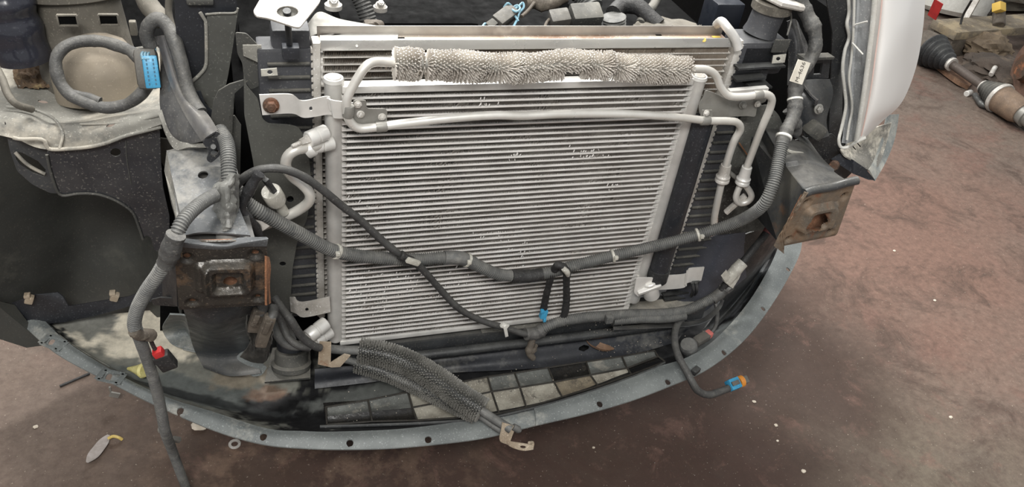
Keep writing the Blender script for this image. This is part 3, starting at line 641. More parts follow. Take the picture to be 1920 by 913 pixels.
for i in range(10): O('rib', sweep([P(*top[i], z=zp+.0015), P(*mid[i], z=zp), P(*bot[i], z=zp-.001)], [0, 1, 2], lambda s: .0022, 6), RIBM, pn)
O('edge_lip', tube(zl([(600, 800, .256), (700, 797, .258), (800, 793, .26), (900, 786, .262), (960, 775, .264), (1060, 749, .264), (1150, 720, .264), (1220, 693, .264), (1246, 680, .264)]), .0035, .006, 8), BLK, tray)
SILL = mat('sill_plastic', (36, 38, 43), (28, 29, 33), (92, 91, 87), rough=.5, scale=9, bump=.2, c3t=.54)
# back sill between tray and cross beam
O('sill', grid([[P(590, 692, y=.0), P(680, 684, y=.0), P(820, 670, y=.0), (P(1000, 645, y=.0)), P(1180, 622, y=.0), P(1300, 605, y=.0)], [P(590, 728, z=.25), P(680, 718, z=.25), P(830, 700, z=.25), P(1010, 690, z=.25), P(1170, 668, z=.25), P(1270, 640, z=.25)]], 60, 12, .003, hf=lambda u, v: .003*math.sin(v*7), holes=[(.70, .42, .011, .13)]), SILL, tray, label='sloping dark sill with a round hole')
# ---------------- cross beam under the condenser ----------------
cb = T('cross_beam', 'dusty dark steel cross beam just below the condenser', 'cross member', (.35, .02, .285))
O('beam', box((.43, .03, .312), (.86, .055, .045), bev=.006), STEEL, cb)
O('beam_tube', tube([(.12, -.008, .300), (.3, -.01, .3), (.5, -.01, .298), (.8, -.008, .296)], .011, .01, 12), BLK, cb, label='black round stiffener')
O('dirt_layer', grid([[(.3, -.0, .3365), (.45, 0, .3365), (.62, 0, .3365), (.84, 0, .3365)], [(.3, .04, .3365), (.45, .04, .3365), (.62, .04, .3365), (.84, .04, .3365)]], 30, 6, .001, hf=lambda u, v: .002*noise.noise(Vector((u*20, v*4, 0)))), DUST, cb, kind='stuff', label='caked grey dirt')
for k in range(5):
    O('bolt_hole', lathe(P(770+k*7 if k < 1 else 0+480, 0+632, y=-.003), P(480, 632, y=-.004), [(0, .003), (1, .003)], 8), DEEP, cb) if False else None
# ---------------- crash brackets on the rail ends ----------------
def rr(u, v, cu, cv, hu, hv, rad, soft):
    dx, dy = max(abs(u-cu)-hu+rad, 0), max(abs(v-cv)-hv+rad, 0); d = math.hypot(dx, dy)-rad
    return min(max(.5-d/soft, 0), 1)
def crash(name, label, corners, m, rail_pts, flip=False):
    TL, TR, BR, BL = corners; W = (TR-TL).length; Hh = (BL-TL).length; asp = Hh/W
    holes = [(.13, .22, .045), (.87, .2, .045), (.15, .88, .04), (.88, .86, .036)]
    def hf(u, v):
        if flip: u = 1-u
        h = .014*rr(u, v*asp, .56, .5*asp, .27, .22*asp, .1, .05)-.011*rr(u, v*asp, .56, .52*asp, .16, .14*asp, .05, .05)
        h += .007*rr(u, v*asp, .27, .5*asp, .06, .2*asp, .05, .05)
        for a, b, r in holes: h -= .005*min(max(1-(math.hypot(u-a, (v-b)*asp)-r)/.05, 0), 1)
        if v > .93: h -= (v-.93)*.05
        return h
    def kill(u, v):
        if flip: u = 1-u
        return False
    hl_ = [((1-a) if flip else a, b, r, r/asp) for a, b, r in holes]+[((.42 if flip else .58), .56, (.2 if flip else .08), (.17 if flip else .085)/asp)]
    t = T(name, label, 'bracket', (BL+BR)/2)
    pl = O('face_plate', grid([[TL, (TL+TR)/2, TR], [(TL+BL)/2, (TL+TR+BL+BR)/4, (TR+BR)/2], [BL, (BL+BR)/2, BR]], 80, 72, .004, hf=hf, holes=hl_), m, t, label='pressed face plate with centre hole')
    bk_ = (BL+BR+TL+TR)/4; nrm = (TR-TL).cross(BL-TL).normalized(); nrm = nrm if nrm.y > 0 else -nrm
    g = [v.lerp(bk_, .12)+nrm*.013 for v in (TL, TR, BR, BL)]
    O('backing_plate', sheet(g, .002), MATS['hole_rust'], t, label='rusty metal seen through the holes')
    return t, pl
yq2 = -.2
mat('hole_rust', (150, 108, 82), (110, 78, 58), rough=.8, scale=30, bump=.3)
tl = [P(325, 455, y=yq2), P(500, 451, y=yq2), P(504, 575, y=yq2+.01), P(336, 584, y=yq2+.01)]
cl, pl = crash('crash_bracket', 'scraped black square crash bracket on the left rail end, orange rust along its right edge', tl, RUSTB, None)
O('top_flange', grid([LY([(324, 444, yq2+.006), (370, 449, yq2+.006), (420, 450, yq2+.006), (455, 445, yq2+.006), (500, 444, yq2+.006)]), LY([(320, 450, yq2-.006), (370, 458, yq2-.006), (420, 462, yq2-.004), (455, 456, yq2-.006), (503, 448, yq2-.006)]), LY([(325, 462, yq2-.002), (370, 466, yq2-.002), (420, 468, yq2), (455, 463, yq2-.002), (500, 462, yq2-.002)])], 30, 8, .003), RAILF, cl, label='rounded folded top edge')
O('side_flange', grid([LY([(500, 480, yq2-.003), (505, 482, yq2+.012)]), LY([(500, 500, yq2-.002), (508, 502, yq2+.015)]), LY([(500, 530, yq2), (506, 532, yq2+.018)]), LY([(500, 573, yq2+.008), (508, 568, yq2+.024)])], 8, 20, .003), mat('orange_rust', (150, 104, 74), (118, 84, 60), (104, 92, 78), rough=.85, scale=30, bump=.4), cl, label='rusted right edge')
O('rust_lump', grid([LY([(322, 455, yq2-.003), (333, 458, yq2-.006)]), LY([(324, 480, yq2-.004), (342, 482, yq2-.007)])], 8, 8, .003, hf=lambda u, v: .003*noise.noise(Vector((u*6, v*6, 4)))), RUSTR, cl)
tr = [P(1512, 362, y=yq2-.01), P(1604, 343, y=yq2+.01), P(1568, 444, y=yq2+.02), P(1458, 466, y=yq2)]
cr_, pl2 = crash('crash_bracket', 'heavily rusted brown crash bracket on the right rail end', tr, RUSTR, None, True)
O('top_flange', tube(LY([(1508, 362, yq2-.005), (1525, 356, yq2-.002), (1560, 350, yq2), (1585, 343, yq2), (1607, 338, yq2)]), .0085, .005, 12), STEEL, cr_, label='rolled grey top edge')
O('side_flange', grid([LY([(1507, 360, yq2-.008), (1515, 362, yq2-.014)]), LY([(1487, 395, yq2-.008), (1493, 396, yq2-.014)]), LY([(1467, 430, yq2-.004), (1473, 434, yq2-.01)]), LY([(1452, 462, yq2-.002), (1470, 476, yq2-.006)])], 10, 40, .004, hf=lambda u, v: .003*noise.noise(Vector((u*4, v*14, 1)))), RUSTR, cr_, label='flaking orange left edge')
# ---------------- frame rails ----------------
rl = T('frame_rail', 'dusty dark steel rail end behind the left crash bracket', 'frame rail', P(400, 575, y=-.05))
def prism(a, b):  # two quads (front, back) -> closed prism
    V = list(a)+list(b); return V, [(0, 1, 2, 3), (7, 6, 5, 4), (0, 4, 5, 1), (1, 5, 6, 2), (2, 6, 7, 3), (3, 7, 4, 0)]
O('rail_box', prism([P(338, 460, y=-.165), P(480, 455, y=-.165), P(478, 570, y=-.155), P(345, 575, y=-.155)], [P(320, 300, y=.02), P(440, 300, y=.02), P(440, 440, y=.06), P(330, 440, y=.06)]), STEEL, rl)
O('top_face', grid([LY([(312, 282, .03), (345, 276, .02), (400, 282, .02), (440, 300, .02)]), LY([(322, 330, -.03), (355, 327, -.03), (400, 322, -.03), (442, 330, -.03)]), LY([(332, 380, -.09), (360, 378, -.085), (400, 378, -.085), (445, 380, -.09)]), LY([(345, 445, -.18), (370, 440, -.165), (410, 440, -.165), (470, 445, -.18)])], 60, 50, .003, hf=lambda u, v: .004*(1 if v > .27 else 0)+.0015*noise.noise(Vector((u*3, v*4, 2))), holes=[(.53, .38, .07, .045)]), RAILF, rl, label='dusty upper face with round hole')
O('edge_flange', sheet(LY([(312, 285, .03), (322, 330, -.02), (333, 385, -.08), (348, 440, -.16), (338, 440, -.15), (322, 385, -.06), (308, 320, .02)]), .003), DUST, rl)
O('hook_tab', join(sheet(LY([(283, 562, -.1), (300, 558, -.12), (330, 560, -.14), (330, 575, -.14), (288, 572, -.1)]), .003), sheet(LY([(302, 490, -.1), (330, 488, -.15), (332, 575, -.15), (305, 560, -.1)]), .003)), BLK, rl, label='black side plate with slotted tab')
O('lower_leg', grid([LY([(340, 570, -.15), (400, 570, -.17), (500, 560, -.13)]), LY([(350, 600, -.10), (400, 615, -.12), (465, 600, -.1)]), [P(362, 650, z=.30), P(410, 655, z=.31), P(470, 650, z=.32)], [P(382, 690, z=.25), P(430, 705, z=.26), P(490, 700, z=.27)]], 30, 30, .003), STEEL, rl, label='dark lower leg running down to the tray')
fb = O('foot_bracket', grid([LY([(318, 590, -.02), (345, 592, -.03), (352, 600, -.03)]), [P(305, 620, z=.29), P(345, 615, z=.29), P(362, 635, z=.285)], [P(330, 650, z=.26), P(375, 655, z=.27), P(400, 640, z=.29)], [P(385, 660, z=.262), P(420, 668, z=.275), P(440, 650, z=.30)], [P(450, 692, z=.26), P(462, 690, z=.27), P(478, 670, z=.30)], [P(475, 706, z=.255), P(490, 703, z=.262), P(500, 690, z=.28)]], 20, 50, .003), FLANGE, rl, label='curved foot bracket bolted to the tray')
rl2 = T('frame_rail', 'dark glossy rail end behind the right crash bracket', 'frame rail', P(1480, 440, y=-.05))
O('rail_box', prism([P(1504, 370, y=-.165), P(1592, 352, y=-.155), P(1556, 438, y=-.145), P(1462, 458, y=-.165)], [P(1405, 250, y=.04), P(1505, 275, y=.04), P(1500, 380, y=.04), P(1395, 380, y=.04)]), STEEL, rl2)
O('top_face', grid([LY([(1430, 238, .04), (1475, 242, .04), (1512, 262, .04)]), LY([(1450, 275, -.03), (1500, 275, -.03), (1540, 300, -.03)]), LY([(1478, 318, -.11), (1520, 313, -.11), (1568, 325, -.11)]), LY([(1510, 360, -.185), (1550, 352, -.18), (1598, 344, -.18)])], 50, 50, .003, hf=lambda u, v: .004*(1 if v < .62 else 0), holes=[(.5, .21, .11, .05)]), STEEL, rl2, label='grey upper face with a hole')
O('inner_face', grid([LY([(1428, 238, .045), (1450, 275, -.03), (1478, 318, -.11), (1512, 362, -.19)]), LY([(1400, 320, .04), (1420, 370, -.03), (1440, 400, -.11), (1462, 466, -.185)])], 40, 14, .003), mat('mottled_dark_steel', (50, 52, 54), (74, 72, 66), (96, 74, 58), rough=.4, scale=18, bump=.15, c3t=.66), rl2, label='mottled inner face')
O('seam', tube(LY([(1459, 353, -.1), (1472, 368, -.12), (1487, 376, -.14), (1488, 386, -.15)]), .0013, .004, 6), MATS['orange_rust'], rl2, label='rusty weld seam')
# dusty sheet behind the right pipes
O('gusset_plate', plate([(1380, 240), (1395, 205), (1440, 195), (1460, 215), (1470, 240), (1440, 262), (1455, 330), (1440, 430), (1345, 440), (1350, 360)], YP(.03), .003, [(1444, 216, 4, 4)], rnd=.01), mat('rough_grey_steel', (98, 98, 93), (66, 66, 62), (42, 40, 37), rough=.8, scale=10, bump=.5, c3t=.52), rl2, label='rough grey gusset plate')
O('seam', tube(LY([(1386, 268, .02), (1405, 295, .02), (1432, 325, .02)]), .0016, .004, 6), MATS['orange_rust'], rl2)
# ---------------- left body: wheel liner, panels, shelf ----------------
O('wheel_liner', grid([LY([(-60, 195, .2), (60, 215, .2), (160, 250, .22), (260, 255, .2), (345, 265, .12)]), LY([(-60, 300, .2), (60, 300, .26), (160, 310, .32), (260, 320, .3), (350, 330, .14)]), LY([(-60, 420, .2), (60, 410, .28), (160, 410, .36), (260, 410, .34), (350, 420, .15)]), LY([(-60, 520, .22), (50, 520, .29), (150, 530, .36), (250, 530, .33), (345, 520, .17)]), LY([(-60, 610, .26), (30, 605, .29), (130, 610, .33), (240, 600, .31), (340, 590, .19)])], 60, 60, .003, hf=lambda u, v: .003*noise.noise(Vector((u*5, v*6, 1)))), LINER, None, 'big dark concave plastic wheel liner, leftmost and behind the left rail', 'liner')
O('liner_edge', sheet(LY([(-20, 560, .24), (28, 572, .27), (40, 605, .28), (85, 647, .25), (50, 652, .24), (0, 636, .24), (-20, 630, .24)]), .004), LINER, None, 'dark lower corner of plastic hanging over the floor, far left', 'liner')
lv = O('valance_strip', sheet(LY([(22, 568, .27), (66, 552, .27), (108, 548, .27), (118, 556, .26), (128, 574, .25), (140, 579, .25), (190, 568, .235), (240, 556, .22), (330, 520, .18), (330, 556, .18), (250, 572, .21), (180, 592, .235), (120, 604, .25), (40, 612, .27)]), .003), BLKS, None, 'dark plastic strip with two tan clips along the tray top left', 'strip')
for a, b in ((55, 561), (215, 556)): O('spring_clip', join(box(P(a, b, y=.225 if a > 99 else .26), (.016, .012, .02), Matrix.Rotation(.4, 3, 'Y'), .003), box(P(a-4, b-7, y=.225 if a > 99 else .26), (.012, .014, .007), bev=.002)), MATS['tan_bracket'], lv)
ip = T('inner_fender_panel', 'flat dark fender panel with a round hole and curved lower edge, below the dusty shelf', 'panel', P(200, 460, y=.12))
ol = [(88, 282), (92, 310), (100, 340), (108, 360), (118, 367), (150, 363), (185, 365), (220, 378), (248, 398), (260, 425), (268, 450), (274, 440), (283, 445), (290, 470), (300, 470), (318, 440), (318, 405), (306, 350), (302, 300), (300, 238), (235, 255), (170, 275)]
O('panel', plate(ol, YP(.12), .003, [(217, 285, 9.5, 7.5)], rnd=.004), BLKD if 0 else STEELS, ip)
O('rolled_edge', tube(LY([(88, 290), (93, 315), (101, 342), (109, 361), (120, 367), (150, 363), (185, 365), (220, 378), (248, 398), (260, 425), (268, 449)], .116), .0024, .005, 8), BLKD, ip, label='dusty rolled edge')
O('seam_ridge', tube(LY([(236, 262), (238, 300), (246, 345)], .118), .001, .006, 6), BLKD, ip)
pp = T('fender_brace', 'dark metal brace with a long slot at the left end of the dusty shelf', 'brace', P(60, 340, y=.14))
O('brace_plate', plate([(8, 225), (26, 262), (60, 256), (82, 259), (90, 275), (95, 300), (112, 362), (95, 362), (60, 345), (32, 320), (18, 280)], YP(.14), .003, [[(31, 284), (42, 286), (72, 302), (86, 318), (82, 330), (60, 322), (38, 308), (30, 296)]], rnd=.006), STEEL, pp)
O('slot_lip', tube(LY([(29, 286), (45, 303), (62, 315), (84, 326)], .134), .003, .005, 8), DUST, pp)
O('brace_rod', tube(LY([(-10, 120, .2), (5, 150, .17), (14, 175, .15), (30, 195, .14), (60, 205, .16)]), .006, .006, 10), BROWNP, pp, label='dusty curved side edge')
sh = T('fender_shelf', 'dusty pale grey metal shelf at the upper left', 'shelf', P(150, 260, y=.15))
O('shelf_plate', grid([LY([(-40, 100, .42), (60, 95, .42), (150, 90, .42), (240, 90, .42), (330, 80, .38)]), LY([(-40, 150, .32), (60, 160, .30), (150, 175, .28), (240, 160, .28), (330, 150, .25)]), LY([(-40, 190, .22), (40, 200, .21), (140, 215, .2), (230, 205, .19), (318, 195, .17)]), LY([(-30, 225, .16), (30, 232, .145), (120, 240, .14), (225, 225, .13), (310, 212, .12)]), LY([(-20, 250, .14), (30, 262, .125), (90, 280, .12), (190, 268, .115), (305, 232, .105)])], 90, 70, .003, hf=lambda u, v: .004*noise.noise(Vector((u*4, v*4, 2)))+.006*rr(u, v, .2, .85, .16, .22, .1, .06)+.003*rr(u, v, .62, .72, .2, .05, .04, .04), holes=[(.33, .38, .026, .024), (.72, .80, .02, .024)]), DUST, sh)
O('front_fold', tube(LY([(24, 258), (40, 261), (80, 262), (92, 279), (130, 279), (170, 275), (200, 268), (235, 255), (270, 246), (302, 238)], .11), .0032, .005, 10), DUST, sh)
O('emboss', tube(LY([(12, 200, .19), (60, 205, .18), (100, 222, .15), (117, 250, .125), (112, 278, .11)]), .0024, .005, 8), DUST, sh)
O('emboss', tube(LY([(150, 233, .13), (200, 232, .128), (260, 226, .12), (300, 216, .11)]), .0018, .005, 8), DUST, sh)
O('mud_cake', grid([LY([(30, 120, .37), (65, 118, .36), (108, 124, .35)]), LY([(28, 145, .33), (65, 140, .32), (108, 148, .31)]), LY([(34, 166, .29), (68, 168, .28), (104, 164, .28)])], 30, 24, .004, hf=lambda u, v: .006+.008*noise.fractal(Vector((u*6, v*6, 8)), .7, 2, 4)), mat('dry_brown_mud', (108, 88, 68), (84, 68, 52), (150, 132, 96), rough=.95, scale=45, bump=.8, c3t=.6), None, 'patch of dried brown mud on the grey shelf', 'mud', kind='stuff')
# canister
cn = T('filter_canister', 'large dusty brown plastic canister standing on the left shelf, slotted collar', 'canister', P(175, 190, y=.34))
b0 = P(180, 165, y=.33); b1 = b0+Vector((-.02, .06, .34)); Hc = (b1-b0).length
O('body', lathe(b0, b1, [(0, .083), (.1, .085), (.22, .078), (.47, .073), (.5, .076), (.9, .076), (1, .076)], 40), BROWNP, cn)
cc0 = b0.lerp(b1, .49); cc1 = b0.lerp(b1, .60)
O('collar', lathe(cc0, cc1, [(0, .080), (.06, .0845), (.85, .0845), (.9, .088), (1, .086)], 40), BROWNP, cn)
for a, b in ((127, 38), (204, 37)):
    c = P(a, b, y=.242); O('collar_slot', join(*[box(c+Vector(o_), s_, None, .001) for o_, s_ in (((0, 0, .009), (.03, .006, .003)), ((0, 0, -.009), (.03, .006, .003)), ((-.0145, 0, 0), (.003, .006, .018)), ((.0145, 0, 0), (.003, .006, .018)))]), BROWNP, cn)
    O('slot_recess', box(c+Vector((0, .002, 0)), (.026, .003, .014)), DEEP, cn)
O('lower_boss', lathe(P(190, 185, y=.27), P(190, 185, y=.27)+Vector((0, .03, .12)), [(0, .072), (.4, .075), (.65, .069), (.85, .05), (.96, .025), (1, .005)], 32), mat('beige_dust_plastic', (132, 122, 106), (112, 103, 90), rough=.8, scale=8, bump=.1, dust=((158, 148, 132), .5)), cn, label='beige dusty bulge at the foot')
O('latch', box(P(250, 52, y=.27), (.012, .012, .026), bev=.003), BROWNP, cn)
bl = T('rubber_bellows', 'glossy black ribbed bellows in the top left corner', 'bellows', P(45, 118, y=.26))
c0 = P(48, 112, y=.28); c1 = c0+Vector((-.02, .02, .22)); prof = []
for t in np.linspace(0, 1, 120): prof.append((float(t), .043+.003*math.sin(t*5*2*math.pi)*(1 if t > .3 else .4)))
O('bellows_body', lathe(c0, c1, prof, 40), mat('glossy_blue_black', (42, 43, 50), rough=.16, scale=8, bump=.03), bl)
# connector loop
hl = T('harness_loop', 'dusty tape-wrapped cable loop lying on the shelf, ending in a bright blue plug', 'cable', P(190, 205, y=.16))
O('cable', tube(LY([(262, 112, .16), (245, 96, .18), (215, 84, .2), (185, 77, .21), (150, 78, .21), (122, 88, .2), (106, 108, .19), (106, 135, .18), (116, 160, .17), (135, 180, .16), (165, 194, .15), (200, 202, .145), (235, 196, .145), (258, 182, .145), (274, 165, .15), (284, 150, .14)]), .0098, .005, 14, .16), TAPE, hl)
O('cable', tube(LY([(108, 150, .175), (128, 172, .165), (160, 180, .16), (188, 190, .15)]), .007, .006, 10, .2), TAPE, hl)
c = P(281, 135, y=.12); rot = Matrix.Rotation(-.03, 3, 'Y') @ Matrix.Rotation(-.45, 3, 'X')
O('connector_shell', box(c+Vector((-.004, .012, 0)), (.036, .028, .066), rot, .010), CONN, hl)
O('connector_face', box(c+rot @ Vector((.003, -.006, 0)), (.023, .008, .052), rot, .006), BLUE, hl, label='bright blue pin face')
for k in range(14):
    O('pin_socket', box(c+rot @ Vector((.003+(-.005 if k % 2 else .005), -.0102, -.019+(k//2)*.0063)), (.0022, .001, .0035), rot), mat('dark_blue_recess', (30, 84, 110), bump=0) if k == 0 else MATS['dark_blue_recess'], hl)
for k in range(3): O('wire', tube(LY([(268+k*5, 112, .12), (266+k*6, 100, .13), (276+k*7, 94+k*2, .14), (289, 84, .15)]), .0024, .004, 6), mat('pale_blue_wire', (122, 160, 174), (96, 130, 146), rough=.5, bump=0) if k == 0 else MATS['pale_blue_wire'], hl)
# strut / brace arm
st = T('support_bracket', 'shiny bent dark steel support arm with a slotted end, right of the blue plug', 'bracket', P(360, 300, y=.0))
Lm = [(293, 68, .16), (304, 110, .13), (316, 150, .1), (331, 185, .07), (352, 225, .03), (378, 265, -.02)]; Rm = [(317, 68, .16), (331, 110, .13), (343, 150, .1), (359, 188, .07), (388, 212, .03), (409, 244, -.02)]
O('arm', grid([[P(*a[:2], y=a[2]), P((a[0]+b[0])/2, (a[1]+b[1])/2-2, y=a[2]-.012), P(*b[:2], y=b[2])] for a, b in zip(Lm, Rm)], 10, 50, .003), mat('shiny_steel', (96, 96, 98), (80, 80, 84), (122, 120, 116), rough=.25, metal=.35, scale=14, bump=.12, dust=((150, 146, 138), .6)), st)
O('web', grid([[P(*a[:2], y=a[2]+.01), P(*b[:2], y=b[2]+.004)] for a, b in zip([(296, 72, .16), (300, 110, .14), (300, 155, .11), (300, 200, .08), (312, 245, .05), (335, 275, .02)], Lm)], 10, 40, .003), STEELS, st)
O('lower_flange', grid([LY([(303, 205, .07), (316, 243, .045), (332, 262, .03), (355, 268, .01), (385, 268, -.01)]), LY([(296, 212, .065), (312, 252, .035), (328, 280, .02), (355, 276, .0), (386, 276, -.02)])], 30, 4, .002), DUST, st)
O('slotted_end', plate([(378, 264), (390, 256), (405, 244), (414, 250), (421, 270), (416, 287), (402, 300), (395, 305), (386, 298), (392, 286), (386, 275)], YP(-.022), .004, [[(394, 288), (396, 283), (404, 279), (410, 281), (408, 287), (400, 292)]], rnd=.006), STEELS, st)
O('spot_weld', lathe(P(400, 275, y=-.024), P(400, 275, y=-.028), [(0, .006), (1, .004)], 12), STEEL, st)
# hoses above
O('coolant_hose', tube(LY([(265, -20, .22), (278, 8, .2), (296, 30, .18), (300, 40, .17)]), .016, .006, 14, .05), BROWNP, None, 'tan hose coming down from the top edge left of the dark guide panel', 'hose')
O('wrapped_hose', tube(LY([(283, 88, .15), (275, 68, .15), (280, 46, .15), (298, 36, .15), (316, 52, .14), (330, 85, .12), (340, 120, .1), (350, 160, .08), (362, 192, .06), (376, 212, .04)]), .0115, .005, 14, .12), TAPE, None, 'grey tape-wrapped hose arching over the shiny support arm', 'hose')
O('thin_pipe', tube(LY([(318, -15, .16), (316, 20, .16), (322, 48, .15), (330, 70, .13)]), .0055, .006, 10), BROWNP, None, 'thin tan pipe descending beside the dark guide panel', 'pipe')
ug = T('air_guide', 'tall dark plastic air guide panel left of the silver washer plate', 'panel', P(390, 215, y=.1))
O('front_panel', plate([(326, -20), (442, -20), (446, 22), (440, 28), (386, 26), (381, 32), (386, 42), (387, 120), (378, 138), (352, 158), (338, 110), (330, 60)], YP(.125), .003, rnd=.003), BLKS, ug)
O('side_panel', plate([(388, 27), (446, 23), (438, 80), (428, 140), (414, 205), (404, 225), (392, 200), (372, 172), (353, 160), (378, 140), (388, 120), (387, 60)], YP(.11), .003, rnd=.003), BAFF, ug)
O('folded_ridge', tube(LY([(375, 23), (382, 34), (386, 44), (387, 90), (386, 122), (376, 138), (354, 158)], .107), .0028, .005, 8), DUST, ug)
O('folded_ridge', tube(LY([(385, 27), (410, 25), (441, 24), (446, 15)], .107), .0018, .005, 8), DUST, ug)
O('top_lug', box(P(375, 2, y=.12), (.04, .012, .01), bev=.003), BLKD, ug)
O('arch_panel', join(plate and sheet(LY([(457, 150), (430, 158), (410, 170), (400, 190), (396, 220), (398, 300), (410, 345), (430, 340), (428, 250), (432, 200), (440, 175), (457, 160)], .05), .003), sheet(LY([(417, 222), (440, 217), (452, 235), (450, 345), (425, 345), (428, 270)], .06), .003)), BLKD, None, 'arched dusty dark duct edge between the guide panel and the flat baffle', 'duct')
O('inner_tab', sheet(LY([(353, 172), (376, 171), (385, 195), (398, 208), (396, 232), (372, 215)], .085), .003), BLKS, None, 'small dark tab behind the shiny support arm', 'tab')
ba = T('baffle', 'flat dark grey plastic baffle between left rail and radiator', 'baffle', P(520, 600, y=.02))
O('panel', plate([(456, 128), (458, 215), (474, 300), (480, 345), (468, 400), (470, 620), (540, 625), (545, 560), (549, 500), (557, 455), (575, 412), (583, 370), (583, 330), (578, 280), (568, 250), (558, 237), (540, 233), (502, 231), (492, 222), (487, 200), (484, 185), (462, 160)], YP(.018), .0025, [(544, 373, 6.5, 6), (530, 494, 6, 4)], rnd=.005), BAFF, ba)
O('gusset', plate([(441, 60), (462, 62), (492, 92), (492, 130), (488, 160), (470, 168), (458, 150), (454, 118), (445, 100)], YP(.06), .0025, rnd=.004), BLKD, ba)
O('gusset', plate([(455, 84), (490, 84), (490, 108), (486, 118), (456, 104)], YP(.05), .0025), DUST, ba)
# silver tie plate
tp = T('tie_plate', 'silver sheet plate with a washer hole, at the top edge left of the radiator', 'plate', P(540, 50, y=.0))
pln = (P(540, 25, y=0), Vector((.05, -.55, .83)).normalized())
O('plate', plate([(474, 22), (500, -22), (606, -22), (600, 5), (590, 18), (562, 53), (552, 52), (500, 35), (480, 32)], pln, .004, [(539, 23, 20, 10)], rnd=.006), ALUD, tp)
O('grommet', plate([(519+20*(1-math.cos(k*math.pi/10)), 23+10*math.sin(k*math.pi/10)) for k in range(20)], (pln[0]-pln[1]*.004, pln[1]), .003, [(538, 24, 5, 4)]), BLKD, tp)
O('pin', lathe(P(538, 20, y=0), P(543, 86, y=.03), [(0, .006), (.1, .006), (.12, .009), (.2, .009), (.22, .005), (.95, .005), (1, .004)], 12), BLK, tp, label='black locating pin hanging through the hole')
O('pin_block', box(P(545, 96, y=.03), (.026, .02, .02), bev=.002), BLKS, tp)
O('support_sheet', grid([LY([(575, 50, .1), (598, 22, .14), (640, 36, .14), (730, 52, .14)]), LY([(575, 70, .09), (610, 60, .1), (660, 60, .1), (730, 62, .1)])], 20, 8, .003), GALV, None, 'grey pressed metal sheet just behind the left top of the radiator', 'panel')
# ---------------- rubber mount, plugs and hoses lower left ----------------
rm = T('rubber_mount', 'square black rubber mount on the tray below the left fittings', 'rubber mount', P(545, 690, z=.25))
O('mount_plate', sheet([P(511, 652, z=.275), P(582, 645, z=.275), P(582, 708, z=.262), P(496, 716, z=.262)], .006), BLKD, rm)
O('mount_ring', lathe(P(546, 688, z=.262), P(546, 655, z=.30), [(0, .040), (.25, .041), (.35, .034), (.9, .033), (1, .031)], 32), BLKD, rm)
O('mount_core', lathe(P(546, 680, z=.27), P(546, 640, z=.31), [(0, .026), (1, .03)], 28), BLKS, rm)
pg = T('plug_pair', 'pair of muddy brown electrical plugs hanging below the left crash bracket', 'connector', P(485, 660, y=-.12))
for k, (a, b, c_, d_) in enumerate(((486, 578, 474, 618), (507, 592, 488, 646))):
    q = O('connector_body', boxp(P(a, b, y=-.13-.01*k), P(c_, d_, y=-.12-.01*k), .020, .017, (0, -1, 0), .004), BROWNC, pg)
    O('latch', boxp(P(a-3, b+14, y=-.145-.01*k), P(a-12, b+34, y=-.14-.01*k), .009, .004, (0, -1, 0), .001), BROWNC, q)
O('wire_sheath', tube(LY([(490, 560, -.12), (492, 575, -.125), (488, 590, -.13)]), .010, .005, 12, .1), HOSED, pg)
O('wire_sheath', tube(LY([(512, 575, -.12), (512, 590, -.135), (506, 600, -.14)]), .009, .005, 12, .1), HOSED, pg)
O('split_sleeve', grid([LY([(465, 585, -.12), (475, 600, -.10), (500, 600, -.1), (510, 620, -.13)]), LY([(463, 615, -.12), (475, 625, -.09), (495, 635, -.09), (508, 640, -.13)]), LY([(470, 640, -.1), (480, 655, -.08), (495, 655, -.08), (506, 650, -.12)]), LY([(450, 670, -.05), (475, 680, -.03), (495, 680, -.03), (505, 668, -.06)])], 20, 30, .0025, hf=lambda u, v: .003*noise.noise(Vector((u*9, v*9, 5)))), BLKD, pg, label='torn dusty rubber sleeve')
for k, pts in enumerate(([(514, 557, -.05), (530, 580, -.07), (545, 600, -.09), (565, 630, -.09), (588, 648, -.085), (600, 652, -.08)], [(508, 570, -.05), (525, 600, -.06), (540, 632, -.08), (560, 648, -.09), (580, 652, -.085)], [(515, 600, -.02), (520, 625, -.05), (535, 643, -.06), (555, 648, -.07), (575, 645, -.07)])):
    O('rubber_hose', tube(LY(pts), (.0075, .007, .0095)[k], .005, 12, .05), (HOSED, HOSED, HOSE)[k], None, ('glossy dark hose arching from the left bracket to the lower cooler clamp', 'thin dark hose curving under the lower left fitting', 'short thick grey hose behind the muddy plugs')[k], 'hose')
O('side_duct', grid([LY([(527, 598, .0), (548, 590, .0)]), LY([(528, 620, .0), (550, 618, .0)]), LY([(540, 640, -.01), (556, 636, -.01)])], 8, 14, .004), HOSE, None, 'short grey tube stub left of the lower fitting', 'tube')
# ---------------- main wiring harness ----------------
mh = T('main_harness', 'long grey corrugated wiring conduit swagged across the condenser', 'wiring harness', P(960, 520, y=-.04))
mp_ = LY([(440, 352, -.06), (462, 380, -.07), (500, 404, -.075), (560, 437, -.07), (615, 466, -.06), (660, 478, -.05), (720, 484, -.045), (780, 487, -.042), (830, 483, -.042), (868, 485, -.042), (900, 500, -.042), (935, 514, -.045), (985, 518, -.045), (1030, 511, -.045), (1070, 500, -.045), (1140, 482, -.05), (1200, 468, -.055), (1270, 451, -.06), (1345, 429, -.075), (1395, 410, -.10), (1430, 385, -.145), (1448, 350, -.14), (1458, 310, -.115), (1466, 268, -.085)])
O('conduit', conduit(mp_, .0122), HOSE, mh)
tp_ = LY([(1464, 278, -.09), (1472, 250, -.07), (1486, 222, -.05), (1491, 200, -.035), (1491, 172, -.015), (1500, 140, 0), (1520, 110, .01), (1529, 85, .015), (1526, 55, .03), (1512, 25, .05), (1498, -10, .07), (1492, -30, .09)])
